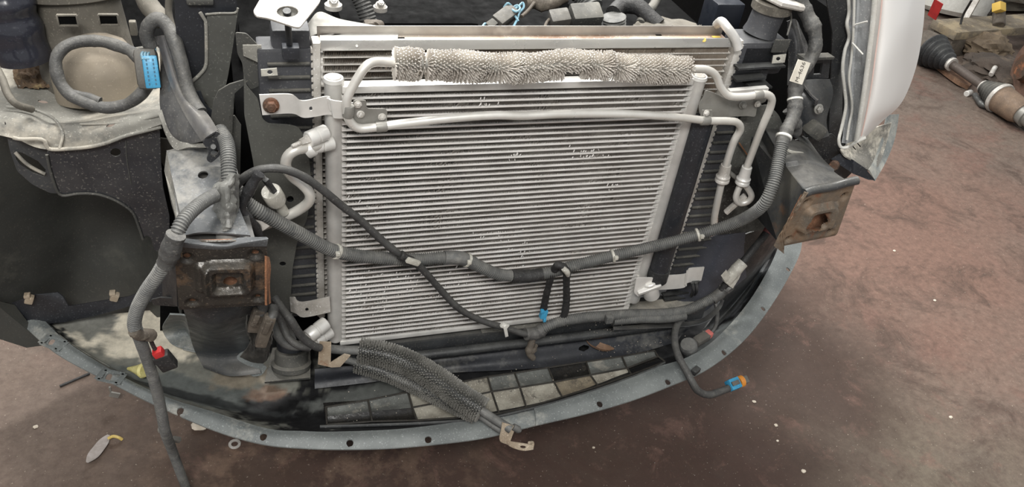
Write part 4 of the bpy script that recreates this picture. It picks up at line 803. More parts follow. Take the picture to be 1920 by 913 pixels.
O('tape_wrap', tube(tp_, .0135, .004, 16, .28), TAPE, mh, label='upper end wrapped in crinkled tape')
O('tape_wrap', tube(LY([(1478, 205, -.02), (1488, 225, -.03), (1494, 240, -.03), (1492, 250, -.03)]), .012, .004, 12, .35), TAPE, mh)
O('tape_wrap', tube([at(mp_, .455), at(mp_, .47), at(mp_, .49), at(mp_, .505)], .0135, .003, 14, .1), TAPED, mh, label='black tape on the middle junction')
O('tape_wrap', tube([at(mp_, .335), at(mp_, .36), at(mp_, .385)], .0134, .003, 14, .05), HOSE, mh)
for f in (.173, .372, .62, .76): zip_tie(mp_, f, .0142, mh, CREAM)
O('cable_tie', bandg(tp_, .075, .006, .0155), WHITE, mh); c = at(tp_, .075)
O('tie_tail', grid([LY([(1469, 276, -.062), (1485, 283, -.064), (1498, 285, -.064), (1506, 286, -.064), (1510, 291, -.064)]), LY([(1469, 280, -.062), (1485, 288, -.064), (1495, 293, -.064), (1504, 295, -.064), (1510, 293, -.064)])], 20, 4, .0015), CREAM, mh, label='pale tail of the cable tie')
O('cable_tie', bandg(tp_, .31, .005, .0150), WHITE, mh)
# paper tag with number
pn0, pn1 = Vector(P(1501, 114, y=-.02)), P(1488, 157, y=-.03)
tagp = [P(1497, 111, y=-.02), P(1520, 118, y=-.02), P(1504, 159, y=-.035), P(1481, 152, y=-.035)]
O('paper_tag', sheet(tagp, .0012), mat('tag_paper', (228, 222, 208), (210, 203, 188), rough=.8, scale=40, bump=0), mh, label='white paper tag reading M-4636')
tu = (tagp[0]-tagp[3]).normalized(); tv = (tagp[3]-tagp[2]).normalized()
tn = tu.cross((tagp[1]-tagp[0]).normalized()); tn = tn.normalized(); tn = tn if tn.dot(CAM-tagp[0]) > 0 else -tn
tc_ = bpy.data.curves.new('t', 'FONT'); tc_.body = 'M-4636'; tc_.size = .0125; tc_.align_x = 'CENTER'; tc_.align_y = 'CENTER'; tc_.extrude = .0001
to = bpy.data.objects.new('t', tc_); tme_ = bpy.data.meshes.new_from_object(to); cen = sum(tagp, Vector())/4+tn*.0006
xa = tu; ya = tn.cross(xa).normalized(); tme_.transform(Matrix.Translation(cen) @ Matrix((xa, ya, tn)).transposed().to_4x4()); bpy.data.objects.remove(to)
tme_.materials.clear(); O('tag_lettering', tme_, mat('pencil_grey', (96, 92, 86), rough=.8, bump=0), mh, smooth=0)
# junction drops
jd = T('branch_cable', 'two black taped branch cables dropping from the middle junction, small blue clip', 'cable', P(1040, 600, y=-.03))
O('cable', tube(LY([(1034, 512, -.05), (1030, 530, -.045), (1024, 555, -.04), (1019, 580, -.035)]), .0072, .004, 12, .2), TAPED, jd)
O('cable', tube(LY([(1062, 508, -.05), (1062, 540, -.045), (1062, 565, -.04), (1058, 590, -.04), (1050, 600, -.04)]), .0075, .004, 12, .2), TAPED, jd)
O('tape_knot', tube(LY([(1040, 505, -.05), (1045, 497, -.06), (1054, 500, -.062), (1064, 510, -.06), (1062, 520, -.055)]), .008, .003, 12, .4), TAPED, jd)
O('knot_paint', tube(LY([(1056, 503, -.07), (1063, 510, -.068), (1065, 516, -.064)]), .006, .003, 10, .5), CREAM, jd, label='pale flaked end')
c = P(1019, 588, y=-.04); O('blue_clip', join(box(c, (.014, .012, .022), Matrix.Rotation(.1, 3, 'Y'), .002), box(c+Vector((-.006, -.004, .012)), (.008, .008, .008), None, .002), box(c+Vector((.003, -.004, -.014)), (.006, .008, .009), None, .001)), BLUE, jd)
# thin cable
tcab = LY([(432, 372, -.06), (446, 345, -.07), (470, 325, -.08), (500, 316, -.085), (535, 318, -.085), (570, 332, -.08), (605, 356, -.075), (640, 385, -.07), (675, 412, -.065), (710, 445, -.062), (745, 474, -.064), (772, 489, -.064), (795, 508, -.058), (825, 542, -.05), (860, 578, -.05), (900, 600, -.05), (945, 614, -.05), (985, 626, -.05), (1012, 624, -.045)])
tc2 = T('thin_cable', 'thin dark taped cable sagging diagonally over the condenser and under the conduit', 'cable', P(860, 580, y=-.05))
O('cable', tube(tcab, .0068, .004, 12, .12), HOSED, tc2)
O('cable_clip', join(boxp(P(763, 487, y=-.085), P(786, 494, y=-.08), .011, .007, (0, -1, 0), .002)), CREAM, tc2)
O('cable_clip', join(boxp(P(940, 608, y=-.062), P(952, 612, y=-.062), .012, .008, (0, -1, 0), .002), boxp(P(946, 610, y=-.066), P(950, 630, y=-.062), .007, .005, (0, -1, 0), .001)), WHITE, tc2)
O('tape_wrap', tube(LY([(750, 478, -.07), (762, 485, -.072), (772, 490, -.07)]), .0085, .003, 12, .3), TAPED, tc2)
# harness junction and left branch
jb = T('left_harness', 'grey conduit running down left of the crash bracket to the floor', 'wiring harness', P(340, 900, z=0))
lp_ = LY([(428, 362, -.10), (400, 368, -.13), (372, 385, -.17), (345, 412, -.205), (328, 445, -.225), (318, 475, -.225), (298, 512, -.22), (275, 545, -.21), (258, 578, -.2), (252, 605, -.195), (256, 624, -.19)])
O('conduit', conduit(lp_, .0105), HOSE, jb)
O('tape_wrap', tube(LY([(330, 440, -.232), (322, 462, -.232), (316, 482, -.23), (311, 494, -.228)]), .0128, .004, 14, .2), TAPE, jb)
lp3 = LY([(256, 618, -.19), (264, 640, -.18), (275, 670, -.17), (288, 710, -.16), (297, 745, -.15), (304, 780, -.145), (310, 810, -.13)])+[P(322, 842, z=.16), P(336, 880, z=.07), P(348, 912, z=.025), P(362, 950, z=.012)]
O('wrapped_cable', conduit(lp3, .0096, .0036, .0011), TAPE, jb, label='taped lower run reaching the floor')
O('breakout', tube(LY([(250, 620, -.2), (262, 628, -.195), (275, 626, -.19), (284, 630, -.185)]), .0095, .004, 12, .35), BROWNC, jb, label='muddy breakout boot')
O('short_lead', tube(LY([(281, 634, -.18), (288, 650, -.178), (296, 662, -.178)]), .0035, .004, 8), TAPED, jb)
c0, c1 = P(293, 656, y=-.18), P(320, 688, y=-.18)
O('plug', boxp(c0.lerp(c1, .25), c1, .026, .017, (0, -1, 0), .003), TAPED, jb, label='black square plug')
O('plug_lock', join(boxp(c0, c0.lerp(c1, .4), .016, .015, (0, -1, 0), .003)), RED, jb, label='red plug lock')
O('cable_clip', join(box(P(331, 824, z=.17), (.016, .01, .01), Matrix.Rotation(.5, 3, 'Y'), .002), box(P(302, 806, z=.21), (.012, .008, .009), None, .002)), GALV, jb)
ud = T('upper_conduit', 'vertical grey corrugated conduit meeting a crinkled tape junction above the left bracket', 'wiring harness', P(425, 440, y=-.12))
O('conduit', conduit(LY([(412, 245, .0), (424, 265, -.03), (428, 290, -.06), (429, 320, -.085), (430, 345, -.1)]), .0118), HOSE, ud)
O('tape_junction', grid([LY([(424, 338, -.09), (436, 326, -.12), (446, 326, -.09)]), LY([(400, 354, -.09), (424, 352, -.135), (447, 348, -.1)]), LY([(401, 378, -.1), (424, 378, -.145), (444, 376, -.11)]), LY([(402, 405, -.11), (426, 402, -.15), (446, 402, -.12)]), LY([(404, 428, -.12), (426, 424, -.16), (444, 428, -.13)]), LY([(410, 440, -.14), (422, 434, -.165), (442, 431, -.14)])], 22, 36, .0015, hf=lambda u, v: .007*abs(noise.noise(Vector((u*3.5+v*2, v*4.5-u, 2))))+.003*abs(noise.noise(Vector((u*9, v*9, 5))))), mat('crumpled_grey_tape', (128, 127, 122), (104, 104, 100), (88, 87, 84), rough=.5, scale=20, bump=.25, c3t=.62), ud, label='crumpled flat tape wrap', smooth=18)
O('tape_core', tube(LY([(436, 330, -.07), (424, 360, -.08), (424, 400, -.10), (424, 430, -.12)]), .017, .006, 12, .1), TAPE, ud)
O('tape_end', tube(LY([(424, 425, -.14), (428, 440, -.15), (428, 455, -.16)]), .019, .005, 16, .1, flat=.7), HOSE, ud)
O('tape_flap', sheet(LY([(440, 330, -.115), (447, 345, -.115), (444, 390, -.125), (440, 435, -.14), (436, 400, -.135)]), .0015), TAPE, ud)
O('taped_branch', tube(LY([(486, 326, -.1), (470, 352, -.1), (458, 375, -.1), (453, 392, -.1), (464, 408, -.1), (478, 425, -.09), (486, 438, -.08)]), .0085, .004, 12, .3), mat('shiny_black_tape', (48, 48, 49), (34, 34, 35), rough=.25, scale=28, bump=.5, bscale=120), None, 'glossy black taped branch with a hook bend above the left crash bracket', 'cable')
O('foil_tab', join(sheet(LY([(476, 412, -.085), (496, 416, -.08), (506, 424, -.08), (488, 436, -.085), (479, 428, -.085)]), .002)), ALUD, None, 'small crumpled silver tab beside the black taped branch', 'tab')
# ---------------- lower right harness ----------------
lh = T('lower_harness', 'grey corrugated conduit along the bottom edge of the condenser', 'wiring harness', P(1150, 595, y=-.03))
lq = LY([(1008, 622, -.045), (1040, 606, -.045), (1090, 596, -.045), (1140, 592, -.045), (1190, 589, -.045), (1240, 588, -.045), (1285, 582, -.045), (1318, 568, -.04), (1345, 553, -.035)])
O('conduit', conduit(lq, .0118), HOSE, lh)
O('conduit', conduit(LY([(1150, 602, -.05), (1200, 598, -.055), (1250, 597, -.055), (1285, 592, -.055)]), .010), HOSE, lh)
O('tape_wrap', tube(LY([(985, 626, -.045), (1005, 625, -.045), (1020, 616, -.045)]), .013, .004, 12, .3), TAPE, lh)
O('tape_wrap', tube(LY([(1335, 562, -.04), (1352, 548, -.035), (1366, 532, -.03)]), .0135, .004, 12, .35), TAPE, lh)
O('dust_cap', lathe(P(1370, 545, y=-.045), P(1362, 535, y=-.03), [(0, .01), (.5, .014), (1, .014)], 18), HOSE, lh)
O('cable_clip', box(P(1142, 598, y=-.062), (.018, .014, .02), None, .004), HOSE, lh)
O('label_wrap', tube(LY([(1362, 527, -.04), (1378, 508, -.04), (1393, 492, -.035)]), .0135, .004, 16, .08), CREAM, lh, label='cream label wrapped round the cable')
O('label_flag', sheet(LY([(1352, 517, -.05), (1362, 506, -.05), (1374, 530, -.05), (1390, 512, -.045), (1386, 522, -.045), (1374, 541, -.05), (1362, 532, -.05)]), .001), CREAM, lh)
O('cable', tube(LY([(1352, 546, -.035), (1368, 524, -.035), (1393, 492, -.03), (1412, 468, -.02), (1436, 438, -.01), (1446, 420, 0)]), .0088, .004, 12, .08), TAPED, lh)
O('red_sleeve', tube(LY([(1437, 436, -.012), (1446, 422, -.005), (1452, 415, 0)]), .0095, .003, 10, .2), mat('faded_red', (120, 62, 60), (90, 54, 52), rough=.6, bump=.1), lh)
O('drop_clump', join(tube(LY([(1003, 628, -.05), (996, 645, -.055), (992, 660, -.06), (1000, 672, -.06)]), .008, .004, 10, .5), tube(LY([(990, 650, -.05), (1000, 658, -.065), (1004, 648, -.05)]), .006, .004, 8, .4)), BROWNC, lh, label='muddy brown tied clump')
# fog lamp lead hanging over the rim
fq = zl([(1283, 590, .34), (1268, 612, .33), (1265, 640, .32), (1272, 668, .31), (1286, 694, .30), (1297, 715, .29), (1308, 732, .27), (1326, 740, .255), (1345, 736, .25), (1366, 728, .25)])
fh = T('fog_lamp_lead', 'dark cable hanging over the right rim with a blue and orange plug', 'cable', P(1330, 738, z=.24))
O('cable', tube(fq, .0085, .004, 12, .1), HOSED, fh)
O('edge_clip', box(P(1304, 695, z=.285), (.022, .014, .012), Matrix.Rotation(.5, 3, 'Z'), .002), BLK, fh)
a0, a1 = P(1366, 724, z=.255), P(1384, 717, z=.255)
O('plug_housing', join(boxp(a0, a1, .026, .020, (0, -.5, 1), .003)), BLUE, fh, label='bright blue plug housing'); d = (a1-a0).normalized()
O('plug_latch', boxp(a0.lerp(a1, .1)+Vector((0, -.006, .012)), a0.lerp(a1, .8)+Vector((0, -.006, .012)), .010, .003, (0, -.5, 1), .001), CONN, fh)
for k in range(3): O('seal_rib', lathe(a1+d*(.002+.004*k), a1+d*(.0055+.004*k), [(0, .0115), (.5, .0135), (1, .0115)], 18), ORANGE, fh)
O('plug_nose', boxp(a1+d*.012, a1+d*.028, .018, .012, (0, -.5, 1), .003), CONN, fh)
ss = T('side_sensor', 'grey round sensor with a pink-locked plug lying in the right of the tray', 'sensor', P(1296, 650, z=.25))
s0, s1 = P(1290, 650, z=.27), P(1328, 627, z=.275)
O('sensor_body', lathe(P(1292, 655, z=.255), P(1290, 645, z=.28), [(0, .019), (.2, .021), (.8, .021), (1, .017)], 20), HOSE, ss)
O('plug', boxp(s0.lerp(s1, .35), s0.lerp(s1, .95), .022, .016, bev=.003), CONN, ss)
O('plug_lock', boxp(s0.lerp(s1, .9), s0.lerp(s1, 1.12), .018, .016, bev=.003), PINK, ss, label='pink plug lock')
O('lead', tube([s1+Vector((.006, 0, 0)), P(1342, 610, z=.29), P(1345, 585, z=.30), P(1340, 565, z=.31)], .0048, .004, 10, .1), HOSED, ss)
O('under_strap', grid([LY([(1150, 612, -.04), (1230, 606, -.03), (1290, 603, -.03), (1318, 596, -.03), (1345, 573, -.03), (1352, 560, -.03)]), LY([(1150, 618, -.05), (1230, 614, -.05), (1290, 611, -.05), (1326, 601, -.05), (1350, 580, -.04), (1358, 564, -.035)])], 40, 5, .002), STEEL, None, 'thin grey metal strap beneath the lower conduit', 'strap')
# ---------------- engine bay behind the radiator ----------------
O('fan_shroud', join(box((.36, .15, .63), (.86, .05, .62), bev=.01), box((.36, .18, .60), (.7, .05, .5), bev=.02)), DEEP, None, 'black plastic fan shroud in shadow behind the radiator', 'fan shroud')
O('dark_backdrop', grid([LY([(120, -60, .62), (300, -60, .62), (480, -60, .62)]), LY([(140, 100, .42), (300, 100, .42), (500, 100, .42)]), LY([(280, 240, .24), (400, 240, .24), (540, 240, .16)]), LY([(300, 420, .2), (420, 420, .18), (600, 420, .14)]), LY([(300, 620, .2), (420, 620, .18), (620, 620, .14)])], 10, 16, .004), DEEP, None, 'added near-black sheet for the shade behind the baffle and guide panel', 'backdrop')  # backdrop sheet added to hide the floor and read as dark depth
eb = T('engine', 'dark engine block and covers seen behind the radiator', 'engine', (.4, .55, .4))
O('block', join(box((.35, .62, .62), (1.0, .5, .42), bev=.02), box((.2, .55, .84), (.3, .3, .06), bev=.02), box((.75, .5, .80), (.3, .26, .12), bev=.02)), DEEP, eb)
O('backdrop_wall', box((1.05, .5, .7), (.03, .8, .6)), DEEP, eb)  # near-black walls added as a backdrop, so the bay edges stay dark
O('backdrop_wall', box((-.18, .45, .62), (.03, .5, .55)), DEEP, eb)
O('battery_box', box(P(1350, 35, y=.3), (.07, .06, .09), bev=.006), mat('blue_black_plastic', (30, 34, 42), rough=.4, bump=.05), None, 'blue-black plastic box behind the right end of the radiator', 'box')
for i, (a, b, r, lab) in enumerate(((625, 8, .012, 'left engine bolt glinting in the dark behind the tie plate'), (713, 12, .010, 'engine bolt glinting right of the ribbed hose'))):
    p = P(a, b, y=.3); O('engine_bolt', join(bolt(p, (0, -.6, .8), r, .014), lathe(p-Vector((0, 0, .008)), p+Vector((0, 0, .0)), [(0, r*1.35), (1, r*1.35)], 18)), ALUD, None, lab, 'bolt', 'engine bolts')
O('breather_hose', conduit(LY([(660, -25, .24), (674, -5, .23), (684, 18, .22), (693, 45, .21)]), .0155, .006, .0014, 16), HOSED, None, 'ribbed dark hose left of centre behind the radiator top', 'hose')
O('hose_end', join(box(P(698, 47, y=.16), (.03, .02, .016), None, .006), lathe(P(705, 50, y=.15), P(714, 46, y=.16), [(0, .008), (1, .008)], 12)), BROWNC, None, 'muddy fitting where the ribbed hose meets the radiator top', 'fitting')
fc = T('fan_connector', 'grey plug with pale blue wires behind the radiator top', 'connector', P(940, 40, y=.16))
O('plug', boxp(P(930, 44, y=.17), P(962, 20, y=.2), .026, .022, (0, -.5, 1), .003), CONN, fc)
O('plug_boot', boxp(P(914, 52, y=.16), P(928, 42, y=.17), .016, .014, (0, -.5, 1), .003), BLKD, fc)
for k, pts in enumerate(([(962, 20, .2), (972, 12, .21), (980, 5, .22), (982, 14, .21), (974, 24, .2), (970, 36, .18), (963, 50, .15)], [(945, 14, .2), (952, 6, .2), (960, 12, .2)], [(960, 18, .19), (968, 22, .18), (975, 16, .2), (970, 10, .21), (962, 14, .21)], [(904, 52, .15), (908, 45, .16), (916, 44, .17), (924, 40, .17)], [(966, 30, .18), (972, 40, .17)])):
    O('wire', tube(LY(pts), .0022, .003, 6), MATS['pale_blue_wire'], fc)
ec = T('engine_connector', 'grey rectangular plug lying behind the middle right of the radiator', 'connector', P(1080, 40, y=.17))
O('plug', boxp(P(1030, 38, y=.18), P(1066, 33, y=.18), .03, .028, (0, -.5, 1), .004), GALV if 0 else CONN, ec)
O('plug_housing', boxp(P(1068, 34, y=.19), P(1124, 30, y=.19), .04, .042, (0, -.5, 1), .006), BLKD, ec)
O('lead', tube(LY([(1030, 36, .18), (1024, 44, .17), (1020, 56, .15)]), .003, .003, 8), BROWNC, ec)
O('exhaust_pipe', tube(LY([(985, 6, .3), (1005, 4, .3), (1020, 8, .29), (1040, 3, .3), (1060, -8, .3)]), .015, .006, 14, .3), BROWNC, None, 'brown knobbly pipe at the top edge right of the blue wires', 'pipe')
O('dip_rod', tube(LY([(978, 31, .24), (990, 20, .26), (1002, 5, .28)]), .0035, .004, 8), BROWNC, None, 'thin brown rod crossing the dark engine bay', 'rod')
O('breather_hose', conduit(LY([(1085, -20, .3), (1100, 0, .28), (1110, 16, .26)]), .024, .008, .003, 18), HOSE, None, 'ribbed pale dusty hose standing above the grey rectangular plug', 'hose')
sp = T('spring_boot', 'short ribbed pale boot behind the radiator top, right of the grey plug', 'boot', P(1150, 48, y=.18))
for k in range(4): O('boot_ring', lathe(P(1151, 50-k*5.5, y=.18), P(1151, 47-k*5.5, y=.18), [(0, .021), (.5, .024), (1, .021)], 22), CREAM if 0 else HOSE, sp)
O('coolant_hose', tube(LY([(1150, 25, .2), (1165, 12, .22), (1195, 12, .2), (1215, 30, .18), (1235, 48, .16)]), .016, .006, 14, .05), TAPED, None, 'black rubber hose looping down to the radiator right of the ribbed boot', 'hose')
O('coolant_hose', tube(LY([(1235, -10, .3), (1225, 10, .28), (1208, 30, .2), (1200, 45, .17)]), .010, .006, 14, .1), BLKD, None, 'dark hose crossing behind the right half of the radiator top', 'hose')
O('dust_cover', grid([LY([(1190, 45, .16), (1215, 34, .19), (1260, 34, .19), (1300, 44, .17), (1312, 50, .15)]), LY([(1185, 53, .13), (1220, 50, .13), (1260, 50, .13), (1300, 51, .13), (1320, 53, .13)])], 30, 8, .004, hf=lambda u, v: .006*noise.noise(Vector((u*9, v*3, 0)))), BROWNP, None, 'crumpled dusty grey cover on the right half of the radiator top', 'cover')
O('heat_strip', sheet(LY([(1208, 6, .3), (1214, 6, .3), (1222, 20, .28), (1242, 34, .25), (1240, 36, .25), (1216, 20, .28)]), .002), MATS['orange_rust'], None, 'thin rust-orange strip in the dark engine bay', 'strip')
# ---------------- radiator neck and cap ----------------
nk = T('filler_neck', 'black filler neck with a dusty pressure cap on the right radiator tank', 'filler neck', P(1425, 62, y=.08))
n0, n1 = P(1424, 62, y=.085), P(1436, 10, y=.10); n1 = n0+Vector((.008, 0, .062))
O('neck', lathe(n0, n1, [(0, .034), (.2, .031), (.9, .031), (1, .031)], 32), TANK, nk)
O('collar', lathe(n1-Vector((0, 0, .016)), n1+Vector((0, 0, .004)), [(0, .034), (.1, .0385), (.9, .0385), (1, .035)], 32), BROWNP, nk)
O('cap', join(lathe(n1+Vector((.01, 0, .004)), n1+Vector((.012, 0, .016)), [(0, .05), (.3, .054), (.8, .054), (1, .05)], 6), lathe(n1+Vector((.012, 0, .016)), n1+Vector((.012, 0, .024)), [(0, .03), (.5, .03), (1, .024)], 24)), ALUD, nk, label='dusty grey pressure cap')
O('overflow_wire', tube(LY([(1474, 12, .08), (1482, 22, .08), (1483, 40, .08), (1476, 66, .06)]), .0016, .004, 6), GALV, nk)
# clips on the right tank
O('spring_clip', box(P(1464, 86, y=.035), (.034, .004, .026), None, .001), BLKD, rt_) ; O('tab', plate([(1450, 104), (1474, 101), (1471, 117), (1447, 119)], YP(.03), .002, [(1459, 110, 4, 3.5)]), CREAM, rt_, label='pale tab with a hole')
O('tab', plate([(489, 130), (519, 127), (521, 141), (490, 143)], YP(.02), .002, [(506, 135, 5, 4)]), CREAM, tk, label='pale tab with a hole')
O('lower_ledge', join(boxp(P(1380, 126, y=.03), P(1468, 121, y=.03), .02, .004), boxp(P(1376, 148, y=.03), P(1432, 142, y=.03), .02, .004), box(P(1420, 158, y=.03), (.05, .03, .004))), BLK, rt_)
# ---------------- right inner fender ----------------
rf = T('inner_fender_panel', 'black inner fender behind the headlight, in shade', 'panel', P(1540, 300, y=.1))
O('panel', grid([LY([(1380, -30, .5), (1480, -30, .4), (1600, -30, .25)]), LY([(1400, 60, .45), (1490, 60, .35), (1600, 60, .2)]), LY([(1420, 180, .3), (1500, 180, .25), (1600, 180, .14)]), LY([(1430, 260, .2), (1510, 280, .15), (1620, 280, .08)])], 20, 30, .003), BLK, rf)
O('upright', grid([LY([(1476, 40, .1), (1492, 36, .1), (1502, 55, .1)]), LY([(1478, 100, .08), (1498, 90, .07), (1516, 95, .08)]), LY([(1476, 160, .05), (1500, 160, .04), (1510, 165, .05)])], 10, 20, .003), STEELS, rf)
O('outer_wall', plate([(1545, -20), (1592, -20), (1590, 60), (1580, 130), (1578, 250), (1565, 290), (1552, 270), (1556, 180), (1560, 60)], YP(.07), .003, rnd=.004), BLK, rf)
rbk = T('headlight_bracket', 'dark pressed bracket with a slotted box and a bolt, left of the headlight', 'bracket', P(1530, 245, y=.02))
O('slot_box', plate([(1500, 108), (1556, 106), (1552, 146), (1502, 148)], YP(.04), .006, [[(1526, 118), (1541, 117), (1538, 138), (1524, 139)]], rnd=.003), BLK, rbk)
O('box_lip', boxp(P(1500, 107, y=.02), P(1558, 105, y=.03), .02, .005), BLKD, rbk)
O('arm', grid([LY([(1500, 150, .04), (1530, 148, .03), (1556, 148, .04)]), LY([(1492, 185, .02), (1530, 185, .005), (1562, 175, .03)]), LY([(1500, 225, .01), (1525, 235, -.005), (1550, 225, .02)]), LY([(1508, 255, 0), (1530, 262, -.005), (1555, 255, .02)])], 20, 30, .003), STEEL, rbk)
O('bolt', bolt(P(1534, 204, y=-.01), (0, -1, .3), .0105, .009), GALV, rbk)
O('lower_lug', box(P(1528, 243, y=-.01), (.042, .03, .032), Matrix.Rotation(.5, 3, 'Y'), .009), BLKD, rbk)
O('side_rib', sweep(LY([(1506, 160, .02), (1520, 178, .0), (1531, 188, -.01), (1528, 196, -.01)]), [0, 1, 2, 3], lambda s: .004, 8), STEELS, rbk)
O('tower', plate([(1476, 165), (1498, 160), (1520, 190), (1512, 250), (1488, 262), (1478, 230)], YP(.03), .003, rnd=.006), STEELS, rbk)
O('lower_wing', plate([(1490, 262), (1560, 250), (1600, 290), (1600, 320), (1570, 350), (1555, 335), (1530, 300)], YP(.06), .003, rnd=.004), BLK, rbk)
O('rust_eyelet', lathe(P(1562, 312, y=.03), P(1566, 308, y=.045), [(0, .010), (.5, .012), (1, .010)], 14), RUST, rbk)
# ---------------- headlight ----------------
hd = T('headlight', 'large white-lensed headlight with a clear rim at the right, unmounted edge showing', 'headlight', P(1620, 265, y=.0))
HW_ = mat('frosted_lens', (240, 238, 234), rough=.4, scale=.5, bump=0, coat=.2)
HC = mat('clear_grey_plastic', (178, 180, 181), (150, 153, 155), (205, 206, 205), rough=.2, scale=14, bump=.12, coat=.5)
O('lens', grid([LY([(1640, -25, .03), (1665, -25, .0), (1700, -25, .03), (1736, -25, .12)]), LY([(1632, 60, .02), (1660, 60, -.01), (1698, 55, .02), (1731, 50, .11)]), LY([(1624, 130, .01), (1652, 130, -.02), (1688, 128, .02), (1718, 125, .1)]), LY([(1614, 200, .0), (1640, 198, -.02), (1668, 196, .01), (1692, 190, .07)]), LY([(1608, 240, -.0), (1624, 238, -.01), (1640, 232, .01), (1656, 226, .05)]), LY([(1605, 264, .0), (1609, 267, .0), (1614, 265, .01), (1620, 260, .03)])], 40, 60, .006), HW_, hd)
O('housing', grid([LY([(1588, -25, .08), (1612, -25, .05), (1645, -25, .035)]), LY([(1590, 30, .08), (1610, 35, .05), (1638, 40, .025)]), LY([(1582, 90, .07), (1604, 95, .045), (1630, 100, .015)]), LY([(1580, 150, .06), (1600, 152, .04), (1622, 155, .01)]), LY([(1586, 200, .05), (1600, 205, .03), (1616, 210, .0)]), LY([(1578, 268, .03), (1590, 268, .02), (1607, 262, .0)])], 24, 50, .004, hf=lambda u, v: .002*noise.noise(Vector((u*8, v*14, 3)))+(.004 if .35 < u < .5 else 0)), HC, hd)
O('rim_bead', tube(LY([(1589, -25, .07), (1592, 20, .065), (1588, 45, .06), (1592, 70, .06), (1584, 95, .055), (1580, 130, .05), (1584, 170, .045), (1586, 200, .04), (1578, 240, .03), (1573, 262, .02), (1577, 276, .015), (1592, 275, .01), (1606, 266, -.002), (1622, 258, .0)]), .0035, .004, 8), WHITE, hd, label='bright outer bead')
O('rim_bead', tube(LY([(1602, -20, .05), (1600, 60, .045), (1596, 110, .04), (1592, 150, .035), (1598, 200, .028), (1592, 235, .02), (1588, 262, .012)]), .0026, .004, 8), WHITE, hd, label='bright inner bead')
O('lens_edge', tube(LY([(1643, -25, .012), (1637, 40, .008), (1630, 100, 0), (1622, 160, -.006), (1613, 220, -.01), (1606, 262, -.008)]), .005, .004, 10), WHITE, hd, label='white lens edge')
O('pink_seal', tube(LY([(1656, -25, -.004), (1650, 40, -.008), (1642, 100, -.014), (1634, 160, -.02), (1624, 215, -.018), (1615, 255, -.012)]), .0014, .004, 6), mat('faint_pink_seal', (228, 200, 190), rough=.5, bump=0), hd)
for a, b, c_, d_ in ((1604, 46, 1626, 40), (1598, 80, 1618, 102)): O('moulding_rib', sweep([P(a, b, y=.035), P(c_, d_, y=.012)], [0, 1], lambda s: .0018, 6), WHITE, hd)
# corner piece of the bumper
bc = T('bumper_corner', 'dark grey bumper corner piece hanging below the headlight, dusty inside', 'bumper piece', P(1640, 335, y=.02))
O('outer_face', grid([LY([(1664, 215, .12), (1686, 214, .13)]), LY([(1654, 258, .09), (1678, 260, .1)]), LY([(1640, 298, .055), (1662, 302, .06)]), LY([(1630, 318, .02), (1641, 339, .01)])], 6, 24, .003), FLANGE, bc, label='outer grey face')
O('inner_shell', grid([LY([(1575, 280, .05), (1600, 262, .07), (1640, 240, .09), (1672, 230, .11)]), LY([(1585, 292, .03), (1610, 285, .06), (1640, 270, .08), (1664, 262, .09)]), LY([(1605, 304, .02), (1618, 300, .04), (1636, 298, .055), (1652, 300, .055)]), LY([(1618, 316, .015), (1622, 316, .02), (1630, 320, .025), (1636, 328, .02)])], 30, 30, .003), mat('dusty_inner_shell', (124, 121, 113), (92, 90, 85), (190, 184, 170), rough=.8, scale=14, bump=.3, c3t=.57), bc, label='dusty pale inside')
O('lower_flange', sheet(LY([(1558, 298, .05), (1575, 288, .045), (1600, 300, .02), (1622, 315, .01), (1641, 338, .005), (1628, 337, .0), (1600, 326, .01)]), .003), BLKS, bc, label='dark lower flange')
for a in (1597, 1606): O('slot_mark', boxp(P(a, 272+(a-1597)*-.6, y=.025), P(a+7, 280+(a-1597)*-.6, y=.025), .002, .002), DEEP, bc)
# ---------------- right side lower panels ----------------
O('splash_shield', grid([LY([(1240, 560, .05), (1300, 470, .05), (1345, 440, .04), (1400, 420, .03)]), LY([(1250, 590, .03), (1310, 540, .02), (1350, 500, .02), (1395, 470, .03)]), LY([(1270, 610, .02), (1320, 585, .02), (1350, 560, .02), (1400, 520, .04)])], 30, 30, .003), mat('blue_grey_panel', (66, 68, 76), (54, 56, 62), rough=.4, scale=6, bump=.05), None, 'smooth blue-black splash panel right of the drier foot', 'panel')
O('side_scoop', grid([LY([(1395, 440, .06), (1425, 430, .06), (1460, 420, .08)]), LY([(1385, 500, .06), (1420, 490, .08), (1462, 450, .12)]), [P(1340, 590, z=.27), P(1380, 560, z=.25), P(1430, 500, z=.25)], [P(1300, 640, z=.25), P(1340, 615, z=.245), P(1400, 550, z=.25)]], 24, 30, .003), BLK, None, 'curved black side scoop inside the right rim of the tray', 'panel')
O('lower_vent', join(*[boxp(P(1242+k*3, 552+k*9, y=.03), P(1290+k*3, 546+k*9, y=.03), .012, .004) for k in range(4)], box(P(1285, 560, y=.06), (.1, .02, .07), None, .004)), BLK, None, 'black ribbed bracket below the drier bracket arm', 'bracket')
O('hook_clip', join(tube(LY([(1298, 530, -.02), (1300, 545, -.025), (1296, 555, -.01)]), .004, .004, 8), tube(LY([(1305, 530, -.02), (1306, 545, -.025), (1302, 552, -.01)]), .004, .004, 8), box(P(1302, 528, y=-.01), (.02, .014, .012), None, .003)), BLK, None, 'small black double hook clip under the drier bracket tip', 'clip')
